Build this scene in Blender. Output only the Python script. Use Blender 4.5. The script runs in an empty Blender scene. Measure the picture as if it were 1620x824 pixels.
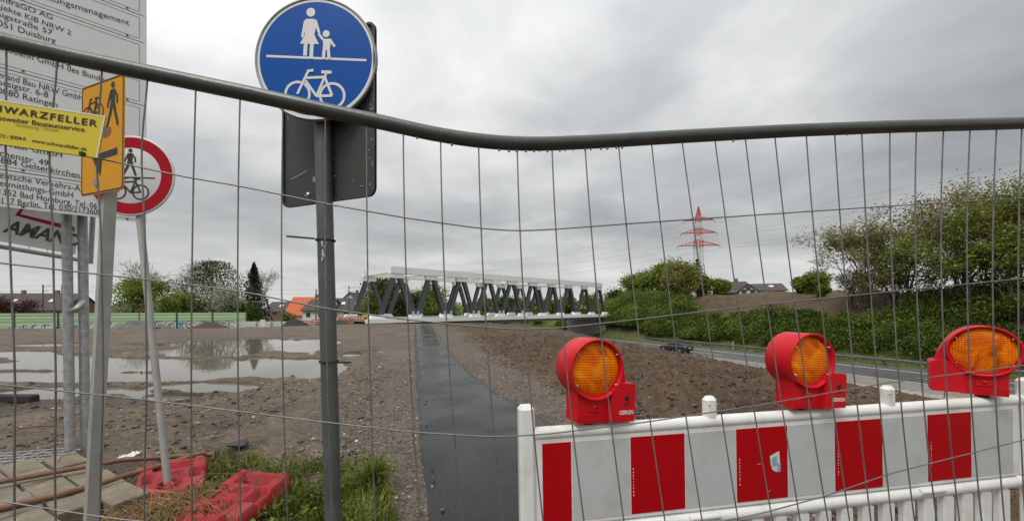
import bpy, math, random
import numpy as np
from mathutils import Vector, Matrix
R = math.radians
random.seed(7)
RNG = np.random.RandomState(11)
SC = bpy.context.scene
COL = SC.collection

# ------------------------------------------------------------------ camera
CAMH, F, CX, HOR = 1.38, 600.0, 810.0, 487.0       # eye height, focal length in px, principal point
cd = bpy.data.cameras.new('camera'); cam = bpy.data.objects.new('camera', cd); COL.objects.link(cam)
cam.location = (0, 0, CAMH); cam.rotation_euler = (R(90), 0, 0)
cd.sensor_width = 36; cd.lens = 36 * F / 1620; cd.shift_y = (HOR - 412) / 1620
cd.clip_start = 0.05; cd.clip_end = 6000
SC.camera = cam
SC.render.resolution_x = 1024; SC.render.resolution_y = 520

# ------------------------------------------------------------------ sky + light
SUN_EL, SUN_AZ = 58, 215
w = bpy.data.worlds.new('World'); SC.world = w; w.use_nodes = True
nt = w.node_tree; nt.nodes.clear(); N = nt.nodes; L = nt.links
out = N.new('ShaderNodeOutputWorld'); bg = N.new('ShaderNodeBackground')
sky = N.new('ShaderNodeTexSky'); sky.sky_type = 'NISHITA'; sky.sun_disc = False
sky.sun_elevation = R(SUN_EL); sky.sun_rotation = R(SUN_AZ); sky.air_density = 1.5; sky.dust_density = 4
tc = N.new('ShaderNodeTexCoord'); sep = N.new('ShaderNodeSeparateXYZ'); L.new(tc.outputs['Generated'], sep.inputs[0])
def M(op, a, b=None, c=None, clamp=False):
    n = N.new('ShaderNodeMath'); n.operation = op; n.use_clamp = clamp
    for i, v in enumerate((a, b, c)):
        if v is None: continue
        if isinstance(v, (int, float)): n.inputs[i].default_value = v
        else: L.new(v, n.inputs[i])
    return n.outputs[0]
zc = M('MAXIMUM', sep.outputs[2], 0.0)
den = M('ADD', zc, 0.16)
u = M('DIVIDE', sep.outputs[0], den); v = M('DIVIDE', sep.outputs[1], den)
cmb = N.new('ShaderNodeCombineXYZ'); L.new(u, cmb.inputs[0]); L.new(v, cmb.inputs[1])
def wnoise(scale, detail, rough, off, dist=0.0):
    mp = N.new('ShaderNodeMapping'); mp.inputs['Location'].default_value = off; L.new(cmb.outputs[0], mp.inputs['Vector'])
    n = N.new('ShaderNodeTexNoise'); n.inputs['Scale'].default_value = scale; n.inputs['Detail'].default_value = detail
    n.inputs['Roughness'].default_value = rough; n.inputs['Distortion'].default_value = dist
    L.new(mp.outputs[0], n.inputs['Vector']); return n.outputs[0]
n1 = wnoise(0.50, 7, 0.5, (15.1, 12.2, 0), 0.3); n2 = wnoise(1.7, 6, 0.52, (7.7, 4.2, 0), 0.3)
cl = M('ADD', M('MULTIPLY', n1, 0.68), M('MULTIPLY', n2, 0.32))
rp = N.new('ShaderNodeValToRGB'); L.new(cl, rp.inputs[0])
el = rp.color_ramp.elements
el[0].position = 0.36; el[0].color = (0.30, 0.31, 0.325, 1)
el[1].position = 0.66; el[1].color = (0.83, 0.835, 0.83, 1)
e = el.new(0.50); e.color = (0.50, 0.512, 0.52, 1)
# near the horizon the cloud deck blurs to an even pale grey
hz = M('POWER', M('SUBTRACT', 1.0, zc), 9.0)
mxh = N.new('ShaderNodeMixRGB'); L.new(hz, mxh.inputs[0]); L.new(rp.outputs[0], mxh.inputs[1]); mxh.inputs[2].default_value = (0.74, 0.755, 0.75, 1)
skm = N.new('ShaderNodeVectorMath'); skm.operation = 'SCALE'; skm.inputs['Scale'].default_value = 0.10; L.new(sky.outputs[0], skm.inputs[0])
mx = N.new('ShaderNodeMixRGB'); mx.inputs[0].default_value = 0.95; L.new(skm.outputs[0], mx.inputs[1]); L.new(mxh.outputs[0], mx.inputs[2])
# overcast deck grows brighter towards the zenith
zb = M('ADD', 1.0, M('MULTIPLY', M('POWER', zc, 2.2), 1.3))
sc2 = N.new('ShaderNodeVectorMath'); sc2.operation = 'SCALE'; L.new(mx.outputs[0], sc2.inputs[0]); L.new(zb, sc2.inputs['Scale'])
L.new(sc2.outputs[0], bg.inputs[0]); bg.inputs[1].default_value = 0.82; L.new(bg.outputs[0], out.inputs[0])
sd = bpy.data.lights.new('sun', 'SUN'); sun = bpy.data.objects.new('sun', sd); COL.objects.link(sun)
sd.energy = 1.5; sd.angle = R(28); sd.color = (1.0, 0.97, 0.93)
az = R(SUN_AZ); sv = Vector((math.sin(az) * math.cos(R(SUN_EL)), math.cos(az) * math.cos(R(SUN_EL)), math.sin(R(SUN_EL))))
sun.rotation_euler = sv.to_track_quat('Z', 'Y').to_euler(); sun.location = (0, -20, 60)
SC.view_settings.view_transform = 'Standard'; SC.view_settings.look = 'None'
SC.view_settings.exposure = 0.27; SC.view_settings.gamma = 1; SC.view_settings.use_curve_mapping = False
SC.cycles.max_bounces = 6; SC.cycles.use_denoising = True

# ------------------------------------------------------------------ coordinates
def P(px, py, Y): return Vector(((px - CX) / F * Y, Y, CAMH - (py - HOR) / F * Y))
def Gp(px, py, z=0.0):
    Y = (CAMH - z) * F / (py - HOR); return Vector(((px - CX) / F * Y, Y, z))
class Plane:
    def __init__(s, o, ux, uy):
        s.o = Vector(o); s.ux = Vector(ux).normalized(); s.n = s.ux.cross(Vector(uy)).normalized(); s.uy = s.n.cross(s.ux).normalized()
    def ray(s, px, py):
        d = Vector(((px - CX) / F, 1, -(py - HOR) / F)); c = Vector((0, 0, CAMH))
        t = (s.o - c).dot(s.n) / d.dot(s.n); q = c + d * t - s.o
        return q.dot(s.ux), q.dot(s.uy)
    def pt(s, a, b, off=0.0): return s.o + s.ux * a + s.uy * b + s.n * off

# ------------------------------------------------------------------ noise for heights
TAB = np.random.RandomState(5).rand(256, 256)
def vnoise(x, y):
    xi = np.floor(x).astype(int); yi = np.floor(y).astype(int); fx = x - xi; fy = y - yi
    fx = fx * fx * (3 - 2 * fx); fy = fy * fy * (3 - 2 * fy)
    a = TAB[xi & 255, yi & 255]; b = TAB[(xi + 1) & 255, yi & 255]; c = TAB[xi & 255, (yi + 1) & 255]; d = TAB[(xi + 1) & 255, (yi + 1) & 255]
    return (a * (1 - fx) + b * fx) * (1 - fy) + (c * (1 - fx) + d * fx) * fy - 0.5
def fbm(x, y, o=4):
    s = 0; a = 1.0
    for k in range(o):
        s = s + a * vnoise(x * 2 ** k + 17.3 * k, y * 2 ** k + 9.1 * k); a *= 0.5
    return s
def sst(a, b, x):
    t = np.clip((x - a) / (b - a), 0, 1); return t * t * (3 - 2 * t)

# ------------------------------------------------------------------ terrain
HD = np.array([-0.46, 0.888]); HN = np.array([0.888, 0.46]); HP = np.array([38.5, 39.2]); ROADZ = -4.72
def hw(x, y): return (x - HP[0]) * HN[0] + (y - HP[1]) * HN[1], (x - HP[0]) * HD[0] + (y - HP[1]) * HD[1]
def hpt(o, a, z=0.0): return Vector((HP[0] + HN[0] * o + HD[0] * a, HP[1] + HN[1] * o + HD[1] * a, z))
PL = np.array([(-0.10, 0.2), (-0.566, 2.46), (-0.953, 3.89), (-1.87, 7.33), (-4.03, 15.6), (-7.2, 28), (-10.9, 42.6)])
PR = np.array([(1.75, 0.2), (1.25, 2.4), (0.86, 3.6), (0.60, 4.52), (0.18, 5.41), (-0.33, 6.6), (-1.11, 8.9), (-2.82, 15.6), (-5.75, 28), (-9.3, 42.9)])
def path_lr(y): return np.interp(y, PL[:, 1], PL[:, 0]), np.interp(y, PR[:, 1], PR[:, 0])
PUD = [  # px centre, half sizes in the photograph's ground, converted to ellipses on the lot
    (395, 545, 115, 11), (500, 541, 40, 6), (300, 556, 100, 7), (150, 574, 170, 12), (330, 580, 110, 13), (440, 580, 90, 14), (60, 596, 150, 10),
    (480, 575, 60, 8), (110, 621, 165, 10), (330, 613, 100, 9), (250, 628, 60, 5), (230, 596, 90, 8), (30, 560, 70, 5), (590, 556, 20, 2), (558, 561, 14, 3), (75, 545, 60, 3), (250, 545, 50, 3), (610, 566, 16, 2)]
PW = []
for a, b, c, d in PUD:
    y0 = 1.42 * F / (b + d - HOR); y1 = 1.42 * F / (b - d - HOR); yc = 1.42 * F / (b - HOR); ym = (y0 + y1) / 2
    PW.append(((a - CX) / F * yc, yc, c * yc / F, y0, y1, (a - CX) / F))
def terrain(x, y, fine=True):
    o, al = hw(x, y)
    t = np.clip(y - 24, 0, 36)
    s = 0.025 + 0.027 * sst(-18, -30, x)
    z = -t * s
    n = fbm(x * 0.35, y * 0.35, 3); lot = -0.012 + 0.03 * n
    l, r = path_lr(np.clip(y, 0.3, 42)); dp = np.maximum(l - x, x - r)           # distance outside the path
    off = sst(0.05, 1.2, dp)
    if fine:
        m = fbm(x * 1.7, y * 1.7, 4) * 0.05 + fbm(x * 7, y * 7, 3) * 0.018
        m = m * (1 - sst(30, 45, y)) * (1 - sst(-30, -40, x))
        ridge = np.sin((x * 0.96 + y * 0.27) * 4.1 + 2.2 * fbm(x * .4, y * .4, 2)) * 0.012   # wheel ruts
        trk = sum(np.exp(-((x - (q_ - .42 * y + .9 * np.sin(y * .35 + q_))) / .17) ** 2) for q_ in (-.5, -2.1, -4.6, -6.2)) * -.028 * (x < -1) * (1 + np.sin(y * 23) * .25)
        lot = lot + (m + ridge + trk) * off
    f = np.full_like(x, -9.0)
    for cx, cy, rx, y0, y1, sl in PW:
        ry = np.where(y < cy, cy - y0, y1 - cy)
        d = ((x - sl * y) / rx) ** 2 + ((y - cy) / ry) ** 2
        f = np.maximum(f, 1 - d)
    f = f + 1.15 * fbm(x * 0.8, y * 0.9, 4) + 0.16
    pud = sst(-0.15, 0.35, f) * sst(0.5, 1.2, dp) * (x < 0) * (1 - sst(22, 25, y)) * sst(4.6, 5.4, y)
    lot = lot - 0.10 * pud
    z = z + lot * (1 - sst(24, 30, y))
    z = z - 0.02 * (1 - off)
    # brown soil on the right, then the cutting
    oc = np.interp(y, [0, 5.8, 9, 13.6, 25, 38, 60], [-45.8, -45.0, -44.0, -42.8, -39.0, -35.2, -31.5])
    right = x > -12 - 0.25 * np.clip(y - 40, 0, 300)
    soil = sst(1.0, 2.0, x - r) * sst(3, -1, o - oc)
    if fine:
        hump = np.abs(fbm(x * 1.1 + 5, y * 1.1, 4)) * 0.24 + np.abs(fbm(x * 3.2, y * 3.2, 4)) * 0.24 + fbm(x * 9, y * 9, 2) * 0.05
        z = z + np.where(right, soil * (hump - 0.03) * (1 - sst(40, 50, y)), 0)
    q = sst(0, 1, np.clip((o - oc) / (-28.5 - oc), 0, 1))
    zc_ = z * (1 - q) + (ROADZ - 0.06) * q
    z = np.where(right | (o > oc), zc_, z)
    sh = 6.0 * sst(26, 38, al)
    op = o + sh * sst(-1, 3, o)
    bank = np.interp(op, [1.0, 5.0, 19.0, 26.0, 60, 4000], [0, 0.85, 8.3, 8.5, 8.8, 8.8])
    bank = bank + sst(4, 9, op) * fbm(x * .09 + 2, y * .09, 3) * 1.7
    if fine: bank = bank + sst(4, 9, op) * fbm(x * .3, y * .3, 4) * 0.9
    bank = bank * (1 - 0.62 * sst(50, 60, al))
    z = np.where(o > 0.5, ROADZ - 0.06 + bank, z)
    return z
def gz(x, y): return float(terrain(np.array([float(x)]), np.array([float(y)]))[0])
def gz0(x, y): return float(terrain(np.array([float(x)]), np.array([float(y)]), False)[0])

# ------------------------------------------------------------------ materials
MATS = {}
def nodes(name):
    m = bpy.data.materials.new(name); m.use_nodes = True; MATS[name] = m
    t = m.node_tree; b = t.nodes['Principled BSDF']; return m, t, b
def nadd(t, typ, **kw):
    n = t.nodes.new(typ)
    for k, v_ in kw.items(): n.inputs[k.replace('_', ' ')].default_value = v_
    return n
def mat(name, col, rough=0.6, var=0.15, scale=8, bump=0.0, bscale=60, metal=0.0, dirt=None, dirtamt=0.0, dscale=3, coat=0.0, spec=0.5, rvar=0.0):
    m, t, b = nodes(name); l = t.links
    co = nadd(t, 'ShaderNodeTexCoord')
    n = nadd(t, 'ShaderNodeTexNoise', Scale=scale, Detail=6, Roughness=0.6); l.new(co.outputs['Object'], n.inputs['Vector'])
    r = nadd(t, 'ShaderNodeValToRGB'); l.new(n.outputs[0], r.inputs[0])
    c = Vector(col); e = r.color_ramp.elements
    e[0].position = 0.3; e[1].position = 0.7
    e[0].color = (*(c * (1 - var)), 1); e[1].color = (*[min(1, k) for k in c * (1 + var)], 1)
    colr = r.outputs[0]
    if dirtamt > 0:
        n2 = nadd(t, 'ShaderNodeTexNoise', Scale=dscale, Detail=9, Roughness=0.7); l.new(co.outputs['Object'], n2.inputs['Vector'])
        r2 = nadd(t, 'ShaderNodeValToRGB'); l.new(n2.outputs[0], r2.inputs[0]); r2.color_ramp.elements[0].position = 0.48; r2.color_ramp.elements[1].position = 0.72
        k = nadd(t, 'ShaderNodeMath'); k.operation = 'MULTIPLY'; k.inputs[1].default_value = dirtamt; l.new(r2.outputs[0], k.inputs[0])
        mxx = nadd(t, 'ShaderNodeMixRGB'); l.new(k.outputs[0], mxx.inputs[0]); l.new(colr, mxx.inputs[1]); mxx.inputs[2].default_value = (*dirt, 1); colr = mxx.outputs[0]
    l.new(colr, b.inputs['Base Color'])
    b.inputs['Roughness'].default_value = rough; b.inputs['Metallic'].default_value = metal
    b.inputs['Specular IOR Level'].default_value = spec; b.inputs['Coat Weight'].default_value = coat
    if rvar > 0:
        mr = nadd(t, 'ShaderNodeMapRange'); l.new(n.outputs[0], mr.inputs[0]); mr.inputs['To Min'].default_value = max(0.02, rough - rvar); mr.inputs['To Max'].default_value = rough + rvar
        mr.inputs['From Min'].default_value = .3; mr.inputs['From Max'].default_value = .7; l.new(mr.outputs[0], b.inputs['Roughness'])
    if bump > 0:
        n3 = nadd(t, 'ShaderNodeTexNoise', Scale=bscale, Detail=5); l.new(co.outputs['Object'], n3.inputs['Vector'])
        bp = nadd(t, 'ShaderNodeBump', Strength=bump, Distance=0.01); l.new(n3.outputs[0], bp.inputs['Height']); l.new(bp.outputs[0], b.inputs['Normal'])
    return m
def leafmat(name, c0, c1, c2, trans=0.38):
    m, t, b = nodes(name); l = t.links
    a = nadd(t, 'ShaderNodeAttribute'); a.attribute_name = 'var'
    r = nadd(t, 'ShaderNodeValToRGB'); l.new(a.outputs['Fac'], r.inputs[0])
    e = r.color_ramp.elements; e[0].color = (*c0, 1); e[1].color = (*c2, 1); k = e.new(0.5); k.color = (*c1, 1)
    l.new(r.outputs[0], b.inputs['Base Color']); b.inputs['Roughness'].default_value = 0.55; b.inputs['Specular IOR Level'].default_value = 0.12
    tr = nadd(t, 'ShaderNodeBsdfTranslucent'); l.new(r.outputs[0], tr.inputs[0])
    ms = nadd(t, 'ShaderNodeMixShader'); ms.inputs[0].default_value = trans
    l.new(b.outputs[0], ms.inputs[1]); l.new(tr.outputs[0], ms.inputs[2]); l.new(ms.outputs[0], t.nodes['Material Output'].inputs[0])
    return m

mat('galv', (0.42, 0.43, 0.43), 0.45, 0.28, 22, 0.05, 40, metal=0.35, dirt=(0.12, 0.12, 0.11), dirtamt=0.3, dscale=9)
mat('galv_tube', (0.085, 0.09, 0.082), 0.36, 0.25, 14, 0.08, 90, metal=0.45, dirt=(0.05, 0.055, 0.04), dirtamt=0.6, dscale=7)
mat('wire', (0.20, 0.195, 0.185), 0.42, 0.25, 25, metal=0.55, dirt=(0.1, 0.07, 0.05), dirtamt=0.35, dscale=12)
mat('old_post', (0.125, 0.132, 0.128), 0.5, 0.2, 9, 0.12, 60, metal=0.35, dirt=(0.07, 0.075, 0.07), dirtamt=0.6, dscale=5)
mat('pale_post', (0.40, 0.40, 0.37), 0.5, 0.12, 9, 0.06, 60, metal=0.25, dirt=(0.24, 0.24, 0.20), dirtamt=0.5, dscale=6)
mat('white_board', (0.79, 0.80, 0.79), 0.45, 0.03, 2, dirt=(0.66, 0.66, 0.63), dirtamt=0.4, dscale=2)
mat('black_ink', (0.015, 0.015, 0.016), 0.5, 0.1)
mat('line_ink', (0.30, 0.30, 0.30), 0.5, 0.1)
mat('sign_blue', (0.001, 0.085, 0.40), 0.3, 0.08, 5, dirt=(0.004, 0.085, 0.34), dirtamt=0.3, dscale=6, spec=0.25)
mat('sign_white', (0.78, 0.78, 0.75), 0.4, 0.04, 6, dirt=(0.6, 0.6, 0.56), dirtamt=0.35, dscale=10)
mat('sign_greyback', (0.045, 0.047, 0.045), 0.55, 0.2, 6, 0.05, 120, dirt=(0.03, 0.032, 0.03), dirtamt=0.6, dscale=4)
mat('scratch', (0.55, 0.55, 0.53), 0.6, 0.2)
mat('sign_edge', (0.30, 0.31, 0.31), 0.4, 0.2, 10, metal=0.6)
mat('sign_yellow', (0.68, 0.31, 0.004), 0.45, 0.06, 6, dirt=(0.48, 0.22, 0.01), dirtamt=0.35, dscale=8, spec=0.2)
mat('plate_yellow', (0.72, 0.58, 0.05), 0.35, 0.04, 3, dirt=(0.6, 0.48, 0.07), dirtamt=0.3, dscale=5, spec=0.3)
mat('sign_red', (0.38, 0.004, 0.014), 0.4, 0.06, 5, dirt=(0.3, 0.006, 0.012), dirtamt=0.3, spec=0.15)
mat('sign_face', (0.60, 0.61, 0.60), 0.45, 0.04, 5, dirt=(0.45, 0.45, 0.42), dirtamt=0.35)
mat('banner_grey', (0.82, 0.83, 0.82), 0.6, 0.04, 4, 0.05, 200); _m = MATS['banner_grey'].node_tree; _t = _m.nodes.new('ShaderNodeBsdfTranslucent'); _t.inputs[0].default_value = (.85, .86, .85, 1); _x = _m.nodes.new('ShaderNodeMixShader'); _x.inputs[0].default_value = .5; _m.links.new(_m.nodes['Principled BSDF'].outputs[0], _x.inputs[1]); _m.links.new(_t.outputs[0], _x.inputs[2]); _m.links.new(_x.outputs[0], _m.nodes['Material Output'].inputs[0])
mat('logo_red', (0.52, 0.02, 0.07), 0.5, 0.05)
mat('logo_dark', (0.10, 0.105, 0.105), 0.5, 0.05)
mat('faint_ink', (0.30, 0.25, 0.05), 0.5, 0.05)
mat('plastic_white', (0.80, 0.80, 0.77), 0.36, 0.03, 4, 0.03, 40, dirt=(0.50, 0.47, 0.40), dirtamt=0.55, dscale=9)
mat('film_red', (0.44, 0.002, 0.006), 0.3, 0.05, 6, dirt=(0.34, 0.003, 0.006), dirtamt=0.4, dscale=5, spec=0.2)
mat('film_white', (0.54, 0.555, 0.55), 0.33, 0.04, 6, 0.04, 300, dirt=(0.36, 0.35, 0.32), dirtamt=0.5, dscale=9, coat=0.1)
mat('lamp_red', (0.62, 0.006, 0.014), 0.36, 0.06, 8, 0.03, 90, dirt=(0.46, 0.008, 0.014), dirtamt=0.4, dscale=8, spec=0.3)
mat('rubber', (0.02, 0.02, 0.02), 0.6, 0.2)
mat('screw', (0.5, 0.5, 0.48), 0.3, 0.1, metal=0.9)
mat('plate_red', (0.33, 0.02, 0.025), 0.5, 0.3, 6, 0.15, 70, dirt=(0.20, 0.09, 0.06), dirtamt=0.9, dscale=9, spec=0.2)
mat('concrete', (0.37, 0.35, 0.31), 0.85, 0.12, 6, 0.35, 60, dirt=(0.22, 0.20, 0.16), dirtamt=0.6, dscale=4)
mat('paving', (0.215, 0.18, 0.13), 0.85, 0.3, 9, 0.5, 50, dirt=(0.10, 0.08, 0.055), dirtamt=0.85, dscale=6)
mat('concrete_far', (0.42, 0.42, 0.40), 0.85, 0.1, 0.6)
mat('rust', (0.20, 0.10, 0.055), 0.75, 0.3, 14, 0.25, 90, dirt=(0.09, 0.05, 0.035), dirtamt=0.6, dscale=10)
mat('dark_stone', (0.035, 0.035, 0.036), 0.6, 0.3, 9, 0.3, 30)
def islandmat(name, stops, rough=0.8):
    m, t, b = nodes(name); g = nadd(t, 'ShaderNodeNewGeometry'); r = nadd(t, 'ShaderNodeValToRGB'); t.links.new(g.outputs['Random Per Island'], r.inputs[0]); e = r.color_ramp.elements
    e[0].position, e[0].color = stops[0][0], (*stops[0][1], 1); e[1].position, e[1].color = stops[-1][0], (*stops[-1][1], 1)
    for p_, c_ in stops[1:-1]: q = e.new(p_); q.color = (*c_, 1)
    t.links.new(r.outputs[0], b.inputs['Base Color']); b.inputs['Roughness'].default_value = rough
islandmat('pebble', [(0, (.05, .042, .035)), (.45, (.13, .105, .085)), (.8, (.24, .21, .175)), (.96, (.42, .40, .36)), (1, (.7, .69, .66))])
islandmat('stone', [(0, (.035, .028, .022)), (.5, (.10, .08, .062)), (.85, (.19, .165, .135)), (.97, (.36, .34, .31)), (1, (.65, .64, .61))])
islandmat('clod', [(0, (.03, .019, .011)), (.5, (.08, .052, .032)), (.95, (.15, .104, .067)), (1, (.28, .22, .16))], .9)
mat('twig', (0.10, 0.075, 0.05), 0.85, 0.3, 12)
mat('litter', (0.75, 0.75, 0.73), 0.6, 0.08)
mat('bark', (0.105, 0.088, 0.07), 0.9, 0.3, 4, 0.4, 14)
mat('bark_grey', (0.24, 0.22, 0.19), 0.9, 0.3, 4, 0.4, 14)
mat('bridge_white', (0.86, 0.86, 0.83), 0.5, 0.03, 0.3, dirt=(0.76, 0.75, 0.71), dirtamt=0.35, dscale=0.5)
mat('bridge_dark', (0.085, 0.09, 0.092), 0.6, 0.15, 0.4, dirt=(0.06, 0.062, 0.06), dirtamt=0.5, dscale=0.7)
mat('deck_grey', (0.22, 0.225, 0.22), 0.7, 0.1, 0.4)
mat('wrap_blue', (0.30, 0.55, 0.60), 0.5, 0.1)
mat('wrap_yellow', (0.65, 0.66, 0.40), 0.5, 0.1)
mat('gen_yellow', (0.62, 0.33, 0.02), 0.5, 0.08)
mat('barrier_orange', (0.48, 0.10, 0.04), 0.6, 0.1, 2)
mat('noise_green', (0.36, 0.55, 0.30), 0.6, 0.06, 0.5, dirt=(0.28, 0.42, 0.24), dirtamt=0.35, dscale=0.6)
mat('noise_pale', (0.46, 0.60, 0.40), 0.6, 0.06, 0.5)
mat('post_dark', (0.05, 0.06, 0.06), 0.6, 0.1)
mat('paint_black', (0.06, 0.06, 0.065), 0.6, 0.2, 2)
mat('paint_white', (0.55, 0.58, 0.56), 0.6, 0.1, 2)
mat('paint_blue', (0.16, 0.38, 0.55), 0.6, 0.1, 2)
mat('paint_rust', (0.40, 0.13, 0.07), 0.6, 0.1, 2)
mat('roof_dark', (0.075, 0.062, 0.055), 0.85, 0.2, 1.5, 0.3, 6)
mat('roof_orange', (0.50, 0.11, 0.045), 0.8, 0.15, 1.5, 0.3, 6)
mat('wall_cream', (0.66, 0.63, 0.56), 0.85, 0.05, 1)
mat('wall_white', (0.72, 0.72, 0.70), 0.85, 0.05, 1)
mat('wall_brick', (0.24, 0.12, 0.085), 0.85, 0.15, 2)
mat('window_glass', (0.03, 0.035, 0.04), 0.1, 0.1)
mat('pylon_red', (0.55, 0.05, 0.04), 0.6, 0.06)
mat('pylon_white', (0.62, 0.60, 0.57), 0.6, 0.06)
mat('pylon_grey', (0.22, 0.24, 0.22), 0.6, 0.1)
mat('cable', (0.33, 0.34, 0.35), 0.6, 0.05)
mat('mud_grey', (0.115, 0.115, 0.105), 0.9, 0.25, 1.2, 0.6, 5)
mat('mud_brown', (0.07, 0.04, 0.03), 0.9, 0.3, 1.2, 0.6, 5)
mat('mud_black', (0.03, 0.027, 0.027), 0.9, 0.3, 1.2, 0.6, 5)
mat('line_paint', (0.70, 0.70, 0.67), 0.6, 0.1, 1)
mat('rail_steel', (0.16, 0.165, 0.16), 0.5, 0.2, 1, metal=0.5)
mat('car_paint', (0.012, 0.013, 0.016), 0.2, 0.1, coat=0.6)
mat('tail_red', (0.6, 0.015, 0.02), 0.3, 0.1)
mat('rim', (0.35, 0.35, 0.36), 0.35, 0.1, metal=0.8)
mat('drop', (0.5, 0.52, 0.52), 0.05, 0.0)
mat('sticker_blue', (0.25, 0.42, 0.52), 0.5, 0.1); mat('sticker_white', (0.7, 0.69, 0.6), 0.5, 0.1)
leafmat('leaf_spring', (0.06, 0.09, 0.012), (0.17, 0.235, 0.035), (0.36, 0.42, 0.1))
leafmat('leaf_hedge', (0.022, 0.042, 0.006), (0.1, 0.155, 0.022), (0.3, 0.36, 0.08))
leafmat('leaf_oak', (0.09, 0.088, 0.022), (0.22, 0.22, 0.06), (0.38, 0.35, 0.12))
leafmat('leaf_bronze', (0.11, 0.07, 0.025), (0.22, 0.17, 0.06), (0.34, 0.29, 0.1))
leafmat('leaf_ivy', (0.02, 0.034, 0.01), (0.075, 0.095, 0.028), (0.16, 0.18, 0.06), 0.12)
leafmat('leaf_conifer', (0.012, 0.022, 0.010), (0.026, 0.038, 0.018), (0.055, 0.050, 0.030), 0.08)
leafmat('leaf_blossom', (0.200, 0.220, 0.110), (0.380, 0.380, 0.280), (0.550, 0.540, 0.460))
leafmat('leaf_purple', (0.050, 0.012, 0.016), (0.080, 0.020, 0.024), (0.110, 0.035, 0.030))
leafmat('blade', (.05, .068, .012), (.135, .175, .028), (.33, .34, .09), 0.3)
leafmat('straw', (0.200, 0.120, 0.050), (0.360, 0.250, 0.110), (0.500, 0.390, 0.210), 0.2)

# amber lens: moulded grid of small prisms, inner glow painted into the colour
m, t, b = nodes('lens'); l = t.links
co = nadd(t, 'ShaderNodeTexCoord'); sp = nadd(t, 'ShaderNodeSeparateXYZ'); l.new(co.outputs['Object'], sp.inputs[0])
def mm(op, a, b_=None):
    n = nadd(t, 'ShaderNodeMath'); n.operation = op
    for i, q in enumerate((a, b_)):
        if q is None: continue
        if isinstance(q, (int, float)): n.inputs[i].default_value = q
        else: l.new(q, n.inputs[i])
    return n.outputs[0]
dz_ = mm('SUBTRACT', sp.outputs[2], 0.185)
gr = mm('ADD', mm('SINE', mm('MULTIPLY', sp.outputs[0], 700)), mm('SINE', mm('MULTIPLY', dz_, 700)))
rr = mm('SQRT', mm('ADD', mm('MULTIPLY', sp.outputs[0], sp.outputs[0]), mm('MULTIPLY', dz_, dz_)))
rg = mm('SINE', mm('MULTIPLY', rr, 900))
mixh = nadd(t, 'ShaderNodeMath'); mixh.operation = 'GREATER_THAN'; l.new(rr, mixh.inputs[0]); mixh.inputs[1].default_value = 0.022
hh = mm('ADD', mm('MULTIPLY', gr, mixh.outputs[0]), mm('MULTIPLY', rg, mm('SUBTRACT', 1.0, mixh.outputs[0])))
bp = nadd(t, 'ShaderNodeBump', Strength=0.35, Distance=0.002); l.new(hh, bp.inputs['Height']); l.new(bp.outputs[0], b.inputs['Normal'])
n = nadd(t, 'ShaderNodeTexNoise', Scale=11, Detail=4, Distortion=1.0); l.new(co.outputs['Object'], n.inputs['Vector'])
r = nadd(t, 'ShaderNodeValToRGB'); l.new(n.outputs[0], r.inputs[0]); e = r.color_ramp.elements
e[0].position = 0.33; e[0].color = (0.42, 0.07, 0.001, 1); e[1].position = 0.66; e[1].color = (1.0, 0.38, 0.005, 1); k = e.new(0.5); k.color = (0.92, 0.19, 0.002, 1)  # noise patches, red-brown to bright orange, paint the uneven glow inside the lens
hm = nadd(t, 'ShaderNodeMapRange'); l.new(hh, hm.inputs[0]); hm.inputs['From Min'].default_value = -2; hm.inputs['From Max'].default_value = 2; hm.inputs['To Min'].default_value = 0.8; hm.inputs['To Max'].default_value = 1.1  # prism shading painted in too: grooves darker, crests lighter
vs = nadd(t, 'ShaderNodeVectorMath'); vs.operation = 'SCALE'; l.new(r.outputs[0], vs.inputs[0]); l.new(hm.outputs[0], vs.inputs['Scale'])
l.new(vs.outputs[0], b.inputs['Base Color']); b.inputs['Roughness'].default_value = 0.25; b.inputs['Coat Weight'].default_value = 0.0; b.inputs['Specular IOR Level'].default_value = 0.16
b.inputs['Subsurface Weight'].default_value = 0.25; b.inputs['Subsurface Radius'].default_value = (0.02, 0.008, 0.002); b.inputs['Subsurface Scale'].default_value = 0.5

# wet asphalt
m, t, b = nodes('asphalt'); l = t.links
co = nadd(t, 'ShaderNodeTexCoord')
n = nadd(t, 'ShaderNodeTexNoise', Scale=0.9, Detail=5, Roughness=0.55, Distortion=0.4); l.new(co.outputs['Object'], n.inputs['Vector'])
g = nadd(t, 'ShaderNodeTexNoise', Scale=55, Detail=6, Roughness=0.85); l.new(co.outputs['Object'], g.inputs['Vector'])
vr = nadd(t, 'ShaderNodeTexVoronoi', Scale=130); l.new(co.outputs['Object'], vr.inputs['Vector'])
r = nadd(t, 'ShaderNodeValToRGB'); l.new(g.outputs[0], r.inputs[0]); e = r.color_ramp.elements
e[0].position = .3; e[0].color = (0.002, 0.002, 0.002, 1); e[1].position = .72; e[1].color = (0.030, 0.030, 0.030, 1); b.inputs['Specular IOR Level'].default_value = 0.24; l.new(r.outputs[0], b.inputs['Base Color'])
mr = nadd(t, 'ShaderNodeMapRange'); l.new(n.outputs[0], mr.inputs[0]); mr.inputs['From Min'].default_value = .38; mr.inputs['From Max'].default_value = .6; mr.inputs['To Min'].default_value = .07; mr.inputs['To Max'].default_value = .36
l.new(mr.outputs[0], b.inputs['Roughness'])
bp = nadd(t, 'ShaderNodeBump', Strength=0.3, Distance=0.002); l.new(vr.outputs[0], bp.inputs['Height'])
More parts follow.
